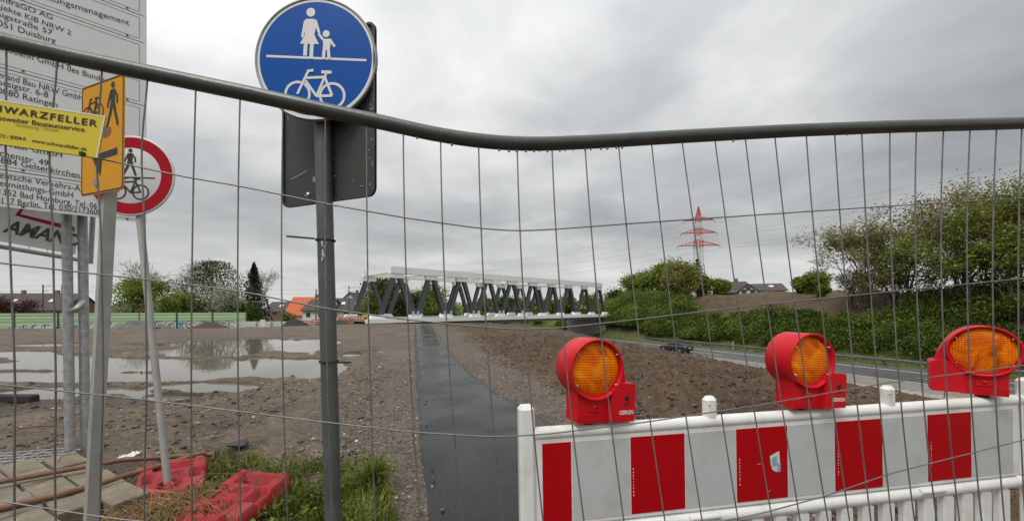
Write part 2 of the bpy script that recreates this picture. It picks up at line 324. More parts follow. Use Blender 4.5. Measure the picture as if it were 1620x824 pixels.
bp2 = nadd(t, 'ShaderNodeBump', Strength=0.14, Distance=0.012); l.new(g.outputs[0], bp2.inputs['Height']); l.new(bp.outputs[0], bp2.inputs['Normal']); l.new(bp2.outputs[0], b.inputs['Normal'])
mat('road', (0.085, 0.088, 0.088), 0.5, 0.15, 0.25, 0.2, 8, dirt=(0.11, 0.11, 0.105), dirtamt=0.5, dscale=0.2)
mat('road_pale', (0.27, 0.255, 0.22), 0.8, 0.12, 0.3, 0.2, 8, dirt=(0.2, 0.19, 0.16), dirtamt=0.5, dscale=0.3)
# puddle water
m, t, b = nodes('water'); l = t.links
b.inputs['Base Color'].default_value = (0.16, 0.14, 0.11, 1); b.inputs['Roughness'].default_value = 0.03; b.inputs['IOR'].default_value = 1.33
co = nadd(t, 'ShaderNodeTexCoord'); n = nadd(t, 'ShaderNodeTexNoise', Scale=2.2, Detail=3); l.new(co.outputs['Object'], n.inputs['Vector'])
bp = nadd(t, 'ShaderNodeBump', Strength=0.05, Distance=0.02); l.new(n.outputs[0], bp.inputs['Height']); l.new(bp.outputs[0], b.inputs['Normal'])

# ground: mud lot, gravel strip, brown soil and grass chosen by zone attributes
m, t, b = nodes('ground_mix'); l = t.links
co = nadd(t, 'ShaderNodeTexCoord')
def tex(scale, detail=6, rough=0.6, typ='ShaderNodeTexNoise'):
    n = nadd(t, typ, Scale=scale)
    if typ == 'ShaderNodeTexNoise': n.inputs['Detail'].default_value = detail; n.inputs['Roughness'].default_value = rough
    l.new(co.outputs['Object'], n.inputs['Vector']); return n
def ramp(src, stops):
    r = nadd(t, 'ShaderNodeValToRGB'); l.new(src, r.inputs[0]); e = r.color_ramp.elements
    e[0].position, e[0].color = stops[0][0], (*stops[0][1], 1); e[1].position, e[1].color = stops[-1][0], (*stops[-1][1], 1)
    for p_, c_ in stops[1:-1]: q = e.new(p_); q.color = (*c_, 1)
    return r.outputs[0]
def mix(fac, a, c):
    x = nadd(t, 'ShaderNodeMixRGB')
    if isinstance(fac, float): x.inputs[0].default_value = fac
    else: l.new(fac, x.inputs[0])
    l.new(a, x.inputs[1]); l.new(c, x.inputs[2]); return x.outputs[0]
def att(nm): a = nadd(t, 'ShaderNodeAttribute'); a.attribute_name = nm; return a.outputs['Fac']
big = tex(0.7, 8, 0.65); mid = tex(5.5, 7, 0.7); fin = tex(38, 5, 0.75); vor = tex(42, typ='ShaderNodeTexVoronoi'); vor2 = tex(17, typ='ShaderNodeTexVoronoi')
lotc = ramp(big.outputs[0], [(.36, (.062, .042, .026)), (.47, (.135, .096, .062)), (.56, (.205, .152, .102)), (.66, (.29, .235, .175))])
lotc = mix(0.45, lotc, ramp(mid.outputs[0], [(.36, (.030, .020, .013)), (.5, (.135, .097, .064)), (.64, (.31, .245, .175))]))
peb = ramp(vor.outputs['Color'], [(0.1, (.03, .024, .02)), (.55, (.11, .09, .072)), (.85, (.20, .175, .145)), (1.0, (.42, .40, .36))])
lotc = mix(0.35, lotc, peb)
grav = mix(0.5, ramp(mid.outputs[0], [(.3, (.08, .057, .04)), (.7, (.19, .145, .11))]), peb)
soilc = mix(0.5, ramp(big.outputs[0], [(.36, (.05, .031, .018)), (.5, (.105, .068, .042)), (.66, (.17, .12, .078))]), ramp(mid.outputs[0], [(.34, (.022, .013, .008)), (.52, (.095, .061, .037)), (.70, (.21, .15, .098))]))
grs = mix(0.5, ramp(big.outputs[0], [(.3, (.045, .07, .015)), (.7, (.13, .16, .045))]), ramp(fin.outputs[0], [(.3, (.04, .06, .014)), (.7, (.15, .17, .055))]))
wetc = nadd(t, 'ShaderNodeMixRGB'); wetc.blend_type = 'MULTIPLY'; wetc.inputs[0].default_value = 1.0; l.new(lotc, wetc.inputs[1]); wetc.inputs[2].default_value = (.42, .40, .38, 1)
lotc = mix(att('wet'), lotc, wetc.outputs[0])
c1 = mix(att('gravel'), lotc, grav); c2 = mix(att('soil'), c1, soilc); c3 = mix(att('grass'), c2, grs)
l.new(c3, b.inputs['Base Color'])
mr = nadd(t, 'ShaderNodeMapRange'); l.new(big.outputs[0], mr.inputs[0]); mr.inputs['From Min'].default_value = .35; mr.inputs['From Max'].default_value = .65; mr.inputs['To Min'].default_value = .5; mr.inputs['To Max'].default_value = .85
wr = nadd(t, 'ShaderNodeMixRGB'); l.new(att('wet'), wr.inputs[0]); l.new(mr.outputs[0], wr.inputs[1]); wr.inputs[2].default_value = (.34, .34, .34, 1); l.new(wr.outputs[0], b.inputs['Roughness']); b.inputs['Specular IOR Level'].default_value = 0.18
b1 = nadd(t, 'ShaderNodeBump', Strength=0.7, Distance=0.02); l.new(vor.outputs[0], b1.inputs['Height'])
b2 = nadd(t, 'ShaderNodeBump', Strength=0.7, Distance=0.05); l.new(mid.outputs[0], b2.inputs['Height']); l.new(b1.outputs[0], b2.inputs['Normal'])
l.new(b2.outputs[0], b.inputs['Normal'])

# ------------------------------------------------------------------ mesh helpers
def wloc(o):
    p = Vector((0, 0, 0))
    while o: p = p + o.location; o = o.parent
    return p
def link(name, me, parent=None):
    o = bpy.data.objects.new(name, me); COL.objects.link(o)
    if parent: o.parent = parent
    return o
def tag(o, label=None, cat=None, group=None, kind=None):
    if label: o['label'] = label
    if cat: o['category'] = cat
    if group: o['group'] = group
    if kind: o['kind'] = kind
    return o
def empty(name, loc, label, cat, group=None, rot=(0, 0, 0)):
    o = bpy.data.objects.new(name, None); COL.objects.link(o); o.location = loc; o.rotation_euler = rot; o.empty_display_size = 0.1
    return tag(o, label, cat, group)
def copy_tree(o, parent=None):
    c = o.copy(); COL.objects.link(c); c.parent = parent
    for ch in [q for q in o.children]: copy_tree(ch, c)
    return c
class MB:
    def __init__(s): s.v = []; s.f = []; s.sm = []
    def add(s, vs, fs, smooth=False):
        k = len(s.v); s.v += [tuple(p) for p in vs]; s.f += [tuple(i + k for i in f) for f in fs]; s.sm += [smooth] * len(fs); return s
    def box(s, c, d, rot=None, bev=0.0):
        c = Vector(c); x, y, z = [k / 2 for k in d]
        if bev <= 0:
            vs = [Vector((a * x, b_ * y, e_ * z)) for a in (-1, 1) for b_ in (-1, 1) for e_ in (-1, 1)]
            fs = [(0, 1, 3, 2), (4, 6, 7, 5), (0, 4, 5, 1), (2, 3, 7, 6), (0, 2, 6, 4), (1, 5, 7, 3)]
        else:
            vs = []; idx = {}; fs = []
            for a in (-1, 1):
                for b_ in (-1, 1):
                    for e_ in (-1, 1):
                        for k in range(3):
                            p = [a * (x - bev), b_ * (y - bev), e_ * (z - bev)]; p[k] = (a * x, b_ * y, e_ * z)[k]
                            idx[(a, b_, e_, k)] = len(vs); vs.append(Vector(p))
            I = idx
            for k in range(3):
                i, j = [q for q in range(3) if q != k]
                for sg in (-1, 1):
                    def cc(p, q):
                        w_ = [0, 0, 0]; w_[k] = sg; w_[i] = p; w_[j] = q; return I[(*w_, k)]
                    fs.append((cc(-1, -1), cc(1, -1), cc(1, 1), cc(-1, 1)))
            for k in range(3):          # edges along axis k
                i, j = [q for q in range(3) if q != k]
                for p in (-1, 1):
                    for q in (-1, 1):
                        def ce(sg, ax):
                            w_ = [0, 0, 0]; w_[k] = sg; w_[i] = p; w_[j] = q; return I[(*w_, ax)]
                        fs.append((ce(-1, i), ce(1, i), ce(1, j), ce(-1, j)))
            for a in (-1, 1):
                for b_ in (-1, 1):
                    for e_ in (-1, 1): fs.append(tuple(I[(a, b_, e_, k)] for k in range(3)))
        if rot is not None: vs = [rot @ p for p in vs]
        return s.add([p + c for p in vs], fs)
    def tube(s, pts, r, n=8, cap=True, sm=True):
        pts = [Vector(p) for p in pts]; rs = r if isinstance(r, (list, tuple)) else [r] * len(pts)
        vs = []; fs = []; ref = None
        for i, p in enumerate(pts):
            d = (pts[min(i + 1, len(pts) - 1)] - pts[max(i - 1, 0)]).normalized()
            if ref is None: ref = Vector((0, 0, 1)) if abs(d.z) < 0.9 else Vector((1, 0, 0))
            a = (ref - d * ref.dot(d)).normalized(); b_ = d.cross(a); ref = a
            for k in range(n):
                th = 2 * math.pi * k / n; vs.append(p + (a * math.cos(th) + b_ * math.sin(th)) * rs[i])
        for i in range(len(pts) - 1):
            for k in range(n): fs.append((i * n + k, i * n + (k + 1) % n, (i + 1) * n + (k + 1) % n, (i + 1) * n + k))
        s.add(vs, fs, sm)
        if cap:
            s.add(vs[:n][::-1], [tuple(range(n))]); s.add(vs[-n:], [tuple(range(n))])
        return s
    def beam(s, a, b_, wd, ht, up=(0, 0, 1)):
        a = Vector(a); b_ = Vector(b_); d = (b_ - a).normalized(); sx = d.cross(Vector(up)).normalized(); uz = sx.cross(d)
        vs = [p + sx * (i * wd / 2) + uz * (j * ht / 2) for p in (a, b_) for i in (-1, 1) for j in (-1, 1)]
        return s.add(vs, [(0, 1, 3, 2), (4, 6, 7, 5), (0, 4, 5, 1), (2, 3, 7, 6), (0, 2, 6, 4), (1, 5, 7, 3)])
    def prism(s, poly, h, fn, sm=False):
        n = len(poly); vs = [fn(a, b_, 0) for a, b_ in poly] + [fn(a, b_, h) for a, b_ in poly]
        fs = [tuple(range(n))[::-1], tuple(range(n, 2 * n))] + [(i, (i + 1) % n, n + (i + 1) % n, n + i) for i in range(n)]
        return s.add(vs, fs, sm)
    def lathe(s, prof, fn, n=32, sm=True):   # prof: (radius, along)
        vs = []; fs = []; k = len(prof)
        for j in range(n):
            th = 2 * math.pi * j / n
            for r_, a in prof: vs.append(fn(r_ * math.cos(th), r_ * math.sin(th), a))
        for j in range(n):
            for i in range(k - 1): fs.append((j * k + i, ((j + 1) % n) * k + i, ((j + 1) % n) * k + i + 1, j * k + i + 1))
        return s.add(vs, fs, sm)
    def mesh(s, name, m_, off=Vector((0, 0, 0))):
        me = bpy.data.meshes.new(name); me.from_pydata([(p[0] - off[0], p[1] - off[1], p[2] - off[2]) for p in s.v], [], s.f)
        me.polygons.foreach_set('use_smooth', s.sm); me.materials.append(MATS[m_] if isinstance(m_, str) else m_); me.update(); return me
    def build(s, name, m_, parent=None, world=True):
        off = wloc(parent) if (parent and world) else Vector((0, 0, 0))
        return link(name, s.mesh(name, m_, off), parent)
def npmesh(name, V, Fq, m_, parent=None, var=None, smooth=False, off=None):
    V = np.asarray(V, float).copy()
    if off is not None: V -= np.array(off)[None, :]
    me = bpy.data.meshes.new(name); me.vertices.add(len(V)); me.vertices.foreach_set('co', V.ravel())
    k = Fq.shape[1]; me.loops.add(Fq.size); me.loops.foreach_set('vertex_index', Fq.ravel().astype(np.int32))
    me.polygons.add(len(Fq)); me.polygons.foreach_set('loop_start', np.arange(0, Fq.size, k, dtype=np.int32))
    if smooth: me.polygons.foreach_set('use_smooth', np.ones(len(Fq), bool))
    if var is not None:
        a = me.attributes.new('var', 'FLOAT', 'FACE'); a.data.foreach_set('value', np.asarray(var, np.float32))
    me.materials.append(MATS[m_]); me.update(calc_edges=True); me.validate()
    return link(name, me, parent)
def leafcloud(C, size, rng, aspect=0.6, flat=0.0):
    """rhomb leaves at centres C"""
    n = len(C); a = rng.normal(size=(n, 3)); a[:, 2] *= (1 - flat); a /= np.linalg.norm(a, axis=1)[:, None]
    b_ = rng.normal(size=(n, 3)); b_[:, 2] *= (1 - flat); b_ -= a * (a * b_).sum(1)[:, None]; b_ /= np.linalg.norm(b_, axis=1)[:, None]
    s = size * (0.6 + 0.8 * rng.rand(n))[:, None]; a *= s * 0.5; b_ *= s * 0.5 * aspect
    V = np.stack([C - a, C + b_, C + a, C - b_], 1).reshape(-1, 3); Fq = np.arange(4 * n).reshape(-1, 4)
    return V, Fq
def clump_var(C, sc, rng):
    v_ = fbm(C[:, 0] * sc + 31, C[:, 1] * sc + C[:, 2] * sc * 1.3, 3)
    return np.clip(0.5 + 0.7 * v_ + 0.18 * rng.normal(size=len(C)), 0, 1)
STONE_V = None
def stones(C, S, rng, m_, name, parent=None, squash=0.6, jit=0.25):
    """low-poly pebbles: jittered octahedra subdivided to 18-vertex lumps"""
    base = np.array([(1, 0, 0), (-1, 0, 0), (0, 1, 0), (0, -1, 0), (0, 0, 1), (0, 0, -1), (.72, .72, .1), (-.72, .72, -.1), (-.72, -.72, .1), (.72, -.72, -.1), (.6, 0, .66), (-.6, 0, .66), (0, .6, .66), (0, -.6, .66)], float)
    F_ = [(0, 6, 10), (6, 2, 12), (6, 12, 10), (10, 12, 4), (2, 7, 12), (7, 1, 11), (7, 11, 12), (12, 11, 4), (1, 8, 11), (8, 3, 13), (8, 13, 11), (11, 13, 4), (3, 9, 13), (9, 0, 10), (9, 10, 13), (13, 10, 4), (0, 5, 6), (6, 5, 2), (2, 5, 7), (7, 5, 1), (1, 5, 8), (8, 5, 3), (3, 5, 9), (9, 5, 0)]
    n = len(C); k = len(base); V = base[None] * (1 + jit * rng.normal(size=(n, k, 1)))
    th = rng.rand(n) * 6.283; c, s_ = np.cos(th), np.sin(th); el_ = 0.65 + 0.5 * rng.rand(n)
    x = V[:, :, 0] * el_[:, None]; y = V[:, :, 1]; V2 = np.stack([x * c[:, None] - y * s_[:, None], x * s_[:, None] + y * c[:, None], V[:, :, 2] * squash], 2)
    V2 = V2 * S[:, None, None] + C[:, None, :]
    Fq = (np.array(F_)[None] + (np.arange(n) * k)[:, None, None]).reshape(-1, 3)
    return npmesh(name, V2.reshape(-1, 3), Fq, m_, parent)
def textmesh(body, m_, shear=0.0, bold=0.0, spacing=1.0, ext=0.0):
    cu = bpy.data.curves.new('lettering', 'FONT'); cu.body = body; cu.size = 1; cu.shear = shear; cu.offset = bold; cu.space_character = spacing; cu.resolution_u = 3
    o = bpy.data.objects.new('tmp', cu); COL.objects.link(o); dg = bpy.context.evaluated_depsgraph_get(); dg.update()
    me = bpy.data.meshes.new_from_object(o.evaluated_get(dg)); bpy.data.objects.remove(o); bpy.data.curves.remove(cu)
    me.materials.clear(); me.materials.append(MATS[m_]); me.name = 'lettering'; return me
def put_text(body, m_, plane, a, b_, parent, cap=None, off=0.003, name='lettering', **kw):
    """text whose baseline runs from plane point a=(u,v) to b_; cap = capital height in metres"""
    me = textmesh(body, m_, **kw); n = len(me.vertices); co_ = np.empty(n * 3); me.vertices.foreach_get('co', co_); co_ = co_.reshape(-1, 3)
    x0, x1 = co_[:, 0].min(), co_[:, 0].max(); a = Vector(a); b_ = Vector(b_); ln = (b_ - a).length; ex = (b_ - a) / ln; ey = Vector((-ex.y, ex.x))
    sx = ln / (x1 - x0); sy = sx if cap is None else cap / 0.69
    lp = wloc(parent); V = []
    for p in co_:
        q = a + ex * ((p[0] - x0) * sx) + ey * (p[1] * sy); V.append(plane.pt(q.x, q.y, off) - lp)
    me.vertices.foreach_set('co', np.array(V).ravel()); me.update(); return link(name, me, parent)
class Flat:
    """flat printed shapes on a plane, each stroke a hair above the last"""
    def __init__(s, plane, o, sc, rot=0.0, flip=1, off=0.0025):
        s.p = plane; s.o = o; s.s = sc; s.c = math.cos(rot); s.sn = math.sin(rot); s.fl = flip; s.off = off; s.k = 0; s.m = MB()
    def w(s, x, y):
        x *= s.fl * s.s; y *= s.s; return s.p.pt(s.o[0] + x * s.c - y * s.sn, s.o[1] + x * s.sn + y * s.c, s.off + s.k * 0.00012)
    def poly(s, pts): s.m.add([s.w(*q) for q in pts], [tuple(range(len(pts)))]); s.k += 1
    def disc(s, x, y, r, n=20): s.poly([(x + r * math.cos(2 * math.pi * i / n), y + r * math.sin(2 * math.pi * i / n)) for i in range(n)])
    def ring(s, x, y, r, t_, n=36, a0=0, a1=2 * math.pi):
        vs = []; fs = []
        for i in range(n + 1):
            a = a0 + (a1 - a0) * i / n
            for q in (r - t_ / 2, r + t_ / 2): vs.append(s.w(x + q * math.cos(a), y + q * math.sin(a)))
        for i in range(n): fs.append((2 * i, 2 * i + 2, 2 * i + 3, 2 * i + 1))
        s.m.add(vs, fs); s.k += 1
    def line(s, a, b_, t_, t2=None):
        a = Vector(a); b_ = Vector(b_); d = (b_ - a).normalized(); nn = Vector((-d.y, d.x)); t2 = t2 or t_
        s.poly([a - nn * t_ / 2, b_ - nn * t2 / 2, b_ + nn * t2 / 2, a + nn * t_ / 2])
    def bike(s, x, y, k):
        q = lambda a, b_: (x + a * k, y + b_ * k); T = 0.042 * k
        for cx in (-.29, .29): s.ring(*q(cx, 0), .2 * k, T)
        bb, hd, st, rh, fh = (.03, -.02), (-.17, .29), (.15, .30), (.29, 0), (-.29, 0)
        for a, b_ in ((bb, (-.17, .23)), ((-.18, .27), st), (bb, (.175, .37)), (bb, rh), (st, rh), ((-.13, .38), fh)): s.line(q(*a), q(*b_), T)
        s.line(q(.09, .38), q(.26, .38), T * 1.25); s.line(q(-.15, .385), q(-.04, .40), T)
    def walker(s, x, y, k):
        q = lambda a, b_: (x + a * k, y + b_ * k)
        s.disc(*q(0, .43), .07 * k); s.poly([q(-.09, .33), q(.07, .34), q(.09, .28), q(.07, .02), q(-.08, .02), q(-.09, .2)])
        for a, b_, t_, t2 in (((.03, .05), (.10, -.20), .1, .085), ((.10, -.18), (.20, -.48), .085, .07), ((-.03, .05), (-.09, -.2), .1, .085), ((-.09, -.18), (-.22, -.47), .085, .07),
                              ((-.06, .31), (-.15, .12), .06, .05), ((-.15, .13), (-.2, -.04), .05, .045), ((.05, .31), (.16, .17), .06, .05), ((.16, .18), (.17, .0), .05, .045)):
            s.line(q(*a), q(*b_), t_ * k, t2 * k)
    def build(s, name, m_, parent): return s.m.build(name, m_, parent)

# ------------------------------------------------------------------ ground
def lines(lo, hi, step, far_lo, far_hi, g=1.06):
    c = list(np.arange(lo, hi + 1e-6, step)); a = []; x = lo; d = step
    while x > far_lo: d *= g; x -= d; a.append(x)
    b_ = []; x = hi; d = step
    while x < far_hi: d *= g; x += d; b_.append(x)
    return np.array(a[::-1] + c + b_)
xs = lines(-9.5, 7.5, 0.05, -2600, 2600, 1.055); ys = lines(1.6, 11.5, 0.05, -60, 4000, 1.03)
X, Y = np.meshgrid(xs, ys); xf, yf = X.ravel(), Y.ravel()
Z = terrain(xf, yf)
nx, ny = len(xs), len(ys); ii = np.arange(nx * ny).reshape(ny, nx)
Fq = np.stack([ii[:-1, :-1], ii[:-1, 1:], ii[1:, 1:], ii[1:, :-1]], -1).reshape(-1, 4)
ground = npmesh('ground', np.stack([xf, yf, Z], 1), Fq, 'ground_mix', smooth=True); tag(ground, kind='structure')
l_, r_ = path_lr(np.clip(yf, 0.3, 42)); o_, a_ = hw(xf, yf)
oc_ = np.interp(yf, [0, 5.8, 9, 13.6, 25, 38, 60], [-45.8, -45.0, -44.0, -42.8, -39.0, -35.2, -31.5])
nz = fbm(xf * .8, yf * .8, 4)
gstrip = np.maximum(sst(1.5, 0.7, (l_ - xf) + nz * .8) * (xf < l_ + .5), sst(1.5, 0.9, (xf - r_) + nz * .9) * (xf > r_ - .5)) * (1 - sst(42, 46, yf))
soil_m = sst(0.9, 1.5, (xf - r_) + nz * 0.9) * (1 - sst(-33, -29, o_ + 3 * nz)) * (yf < 70)
op_ = o_ + 6 * sst(26, 38, a_)
soil_b = sst(8.5, 11, op_ + 3 * nz) * (1 - sst(60, 75, op_)) + sst(26, 34, a_) * (o_ > 1.5) * (op_ < 24)
soil_b = soil_b * (1 - sst(52, 58, a_))
soil_m = np.clip(np.maximum(soil_m, soil_b * (o_ > 0)), 0, 1)
gr_m = (o_ > 0.6) * 1.0 + sst(-34, -30, o_ + 2 * nz) * (o_ < -27) * (yf > 30) + sst(60, 66, yf) * 1.0
gr_m = gr_m + sst(0.12, 0.3, nz) * sst(20, 30, yf) * (xf < -30) * .6
gr_m = np.clip(np.clip(gr_m, 0, 1) - soil_m * (o_ > 0) * .93, 0, 1)
gr_m = np.maximum(gr_m, (soil_m > .3) * sst(.22, .42, fbm(xf * .25 + 3, yf * .25, 3)) * (o_ < 0) * sst(12, 20, yf) * .5)
zr_ = Z + np.clip(yf - 24, 0, 36) * .03
wet = np.maximum(sst(-.022, -.055, zr_) * (yf < 26), sst(.10, .34, fbm(xf * .33 + 8, yf * .33, 4)) * .8) * (xf < l_) * (1 - sst(45, 60, yf))
for nm, arr in (('wet', wet), ('gravel', gstrip), ('soil', soil_m), ('grass', gr_m)):
    at = ground.data.attributes.new(nm, 'FLOAT', 'POINT'); at.data.foreach_set('value', arr.astype(np.float32))

# puddle water lies in the hollows of the lot
mb = MB(); mb.add([(-46, 4.4, -0.062), (-0.3, 4.4, -0.062), (-0.3, 25.2, -0.062), (-46, 25.2, -0.062)], [(0, 1, 2, 3)])
wv = []; Xg, Yg = np.meshgrid(np.linspace(-46, -1.9, 60), np.linspace(4.4, 25.2, 30))
pw = np.array([True])
lw, _ = path_lr(Yg); Xg = np.minimum(Xg, lw - 0.35); ii2 = np.arange(Xg.size).reshape(Xg.shape)
npmesh('puddle_water', np.stack([Xg.ravel(), Yg.ravel(), np.full(Xg.size, -0.062)], 1), np.stack([ii2[:-1, :-1], ii2[:-1, 1:], ii2[1:, 1:], ii2[1:, :-1]], -1).reshape(-1, 4), 'water')['kind'] = 'structure'

# asphalt path with a slightly ragged edge
vs = []; yl = np.concatenate([np.arange(0.2, 8, 0.06), np.geomspace(8, 42.6, 90)])
lL, rR = path_lr(yl); lL = lL + fbm(yl * 3.1, yl * 0, 3) * 0.03; rR = rR + fbm(yl * 2.7, yl * 0 + 4, 3) * 0.05
K = 14; V = []
for i, y in enumerate(yl):
    for k in range(K):
        q = k / (K - 1); x = lL[i] * (1 - q) + rR[i] * q; edge = 0.0 if 0 < k < K - 1 else -0.05
        V.append((x, y, edge))
V = np.array(V); base = terrain(V[:, 0], V[:, 1], False); V[:, 2] += base + 0.042 + fbm(V[:, 0] * .7, V[:, 1] * .7, 2) * 0.012
i3 = np.arange(len(V)).reshape(-1, K)
npmesh('asphalt_path', V, np.stack([i3[:-1, :-1], i3[:-1, 1:], i3[1:, 1:], i3[1:, :-1]], -1).reshape(-1, 4), 'asphalt', smooth=True)['kind'] = 'structure'

# highway in the cutting
def strip(name, o0, o1, a0, a1, z, m_, seg=2):
    mb = MB()
    for i in range(seg):
        p0 = a0 + (a1 - a0) * i / seg; p1 = a0 + (a1 - a0) * (i + 1) / seg
        mb.add([hpt(o0, p0, z), hpt(o1, p0, z), hpt(o1, p1, z), hpt(o0, p1, z)], [(0, 1, 2, 3)])
    return tag(mb.build(name, m_), kind='structure')
strip('road_carriageway', -10.2, 0.7, -90, 420, ROADZ, 'road')
strip('road_median', -15.6, -10.2, -90, 420, ROADZ + 0.004, 'road_pale')
strip('road_carriageway', -28.2, -15.6, -90, 420, ROADZ, 'road')
def marking(o, a0, a1, wd): strip('road_marking', o - wd / 2, o + wd / 2, a0, a1, ROADZ + 0.008, 'line_paint', 1)
for o in (-1.9, -9.6, -16.4, -25.5): marking(o, -90, 300, 0.22)
for o in (-5.6, -20.4):
    for k in range(26): marking(o, -70 + k * 12, -64 + k * 12, 0.15)

# concrete median barrier, cast in sections
med = empty('concrete_median_wall', hpt(-15.2, 0, ROADZ), 'long grey concrete safety wall between the two highway carriageways', 'wall')
for k in range(22):
    a0 = -50 + k * 6; mb = MB()
    prof = [(-.3, 0), (-.3, .1), (-.16, .32), (-.1, .92), (.1, .92), (.16, .32), (.3, .1), (.3, 0)]
    vs = [hpt(-15.2 + q, a, ROADZ + 0.004 + h) for a in (a0 + 0.02, a0 + 5.98) for q, h in prof]
    mb.add(vs, [tuple(range(8))[::-1], tuple(range(8, 16))] + [(i, (i + 1) % 8, 8 + (i + 1) % 8, 8 + i) for i in range(8)])
    mb.build('wall_section', 'concrete', med)
# steel guard rail on the far verge
gd = empty('guard_rail', hpt(1.3, 0, ROADZ), 'long dark steel guard rail along the grass verge of the highway', 'guard rail')
for zz in (0.62,):
    mb = MB()
    prof = [(-.02, -.16), (-.08, -.1), (-.08, -.04), (-.02, 0), (-.08, .04), (-.08, .1), (-.02, .16), (.0, .16), (.0, -.16)]
    vs = [hpt(1.3 + q, a, ROADZ + zz + h) for a in (-60, 120) for q, h in prof]; n = len(prof)
    mb.add(vs, [(i, (i + 1) % n, n + (i + 1) % n, n + i) for i in range(n)]); mb.build('rail_beam', 'rail_steel', gd)
for k in range(46):
    p = hpt(1.42, -60 + k * 4 + .5, 0); z = ROADZ - 0.2
    MB().box((p.x, p.y, z + .5), (.12, .1, 1.0)).build('rail_post', 'rail_steel', gd)

# ------------------------------------------------------------------ truss bridge
BU = Vector((0.719, 0.695, 0)); BV = Vector((-0.695, 0.719, 0)); B0 = Vector((-14.55, 47.7, 0)); BP = 5.04; BW = 8.0
ZB, ZT = -0.45, 6.55
bridge = empty('truss_bridge', B0 + Vector((0, 0, ZB)), 'new truss bridge with white top chords and dark grey diagonals over the highway', 'bridge')
def bpt(s, t_, z): return B0 + BU * s + BV * t_ + Vector((0, 0, z))
S0, S1 = -0.5 * BP - 1.6, 9.5 * BP + 1.2
mb = MB()                                                         # deck slab
mb.add([bpt(s, t_, z) for s in (S0, S1) for t_ in (-0.35, BW + .35) for z in (ZB + .18, ZB + .46)], [(0, 1, 3, 2), (4, 6, 7, 5), (0, 4, 5, 1), (2, 3, 7, 6), (0, 2, 6, 4), (1, 5, 7, 3)])
mb.build('deck', 'deck_grey', bridge)
for t_ in (-0.62, BW + .62): MB().beam(bpt(S0, t_, ZB + .25), bpt(S1, t_, ZB + .25), 0.5, 0.5).build('edge_beam', 'bridge_white', bridge)
for t_ in (0.3, BW - .3): MB().beam(bpt(-2.2, t_, ZB - .16), bpt(S1 - 1, t_, ZB - .16), 0.5, 0.62).build('girder', 'deck_grey', bridge)
for t_, nm in ((0.0, 'near'), (BW, 'far')):
    MB().beam(bpt(-0.9, t_, ZT - .42), bpt(9 * BP + .9, t_, ZT - .42), 0.7, 0.84).build('top_chord', 'bridge_white', bridge)
    for k in range(10):
        s = k * BP; mb = MB()                                     # white gusset below the chord
        mb.prism([(s - 1.0, ZT - .845), (s + 1.0, ZT - .845), (s + .85, ZT - 1.42), (s - .85, ZT - 1.42)], .5, lambda a, z, h, t_=t_: bpt(a, t_ - .25 + h, z)); mb.build('gusset', 'bridge_white', bridge)
    for k in range(11):
        s = (k - .5) * BP; mb = MB()                              # white foot on the deck
        mb.prism([(s - 1.0, ZB + .465), (s + 1.0, ZB + .465), (s + .72, ZB + .98), (s - .72, ZB + .98)], .56, lambda a, z, h, t_=t_: bpt(a, t_ - .28 + h, z)); mb.build('foot', 'bridge_white', bridge)
    for k in range(10):
        for sg in (-1, 1):
            a = bpt(k * BP + sg * 2.08, t_, ZB + .9); b_ = bpt(k * BP + sg * .42, t_, ZT - 1.3); mb = MB()
            for q in (-.21, .21): mb.beam(a + BV * q, b_ + BV * q, .05, .54, up=BU)      # two flanges
            mb.beam(a, b_, .38, .05, up=BU); 
            mb.build('diagonal', 'bridge_dark', bridge)
    if nm == 'near':
        for k, mm_ in ((0.93, 'wrap_blue'), (1.07, 'wrap_blue'), (1.9, 'wrap_blue'), (2.1, 'wrap_blue'), (2.9, 'wrap_blue'), (3.08, 'wrap_yellow'), (3.92, 'wrap_yellow'), (4.08, 'wrap_yellow'), (4.95, 'wrap_yellow')):
            s = (k - .5) * BP
            MB().box(bpt(s, t_ - .34, ZB + 1.15), (.3, .12, .55), Matrix.Rotation(R(44), 3, 'Z')).build('sheeting', mm_, bridge)
for k in range(10):                                               # top cross beams
    MB().beam(bpt(k * BP, .32, ZT - .42), bpt(k * BP, BW - .32, ZT - .42), .5, .46).build('cross_beam', 'bridge_white', bridge)
for s in (-2.9, 9.5 * BP + .2):
    ab = MB(); ab.add([bpt(s + q, t_, z) for q in (-1.6, 1.2) for t_ in (-1.0, BW + 1.0) for z in (ROADZ - .5, ZB - .5)], [(0, 1, 3, 2), (4, 6, 7, 5), (0, 4, 5, 1), (2, 3, 7, 6), (0, 2, 6, 4), (1, 5, 7, 3)])
    ab.build('abutment', 'concrete', bridge)

def at(px, Y): 
    x = (px - CX) / F * Y; return Vector((x, Y, gz0(x, Y)))
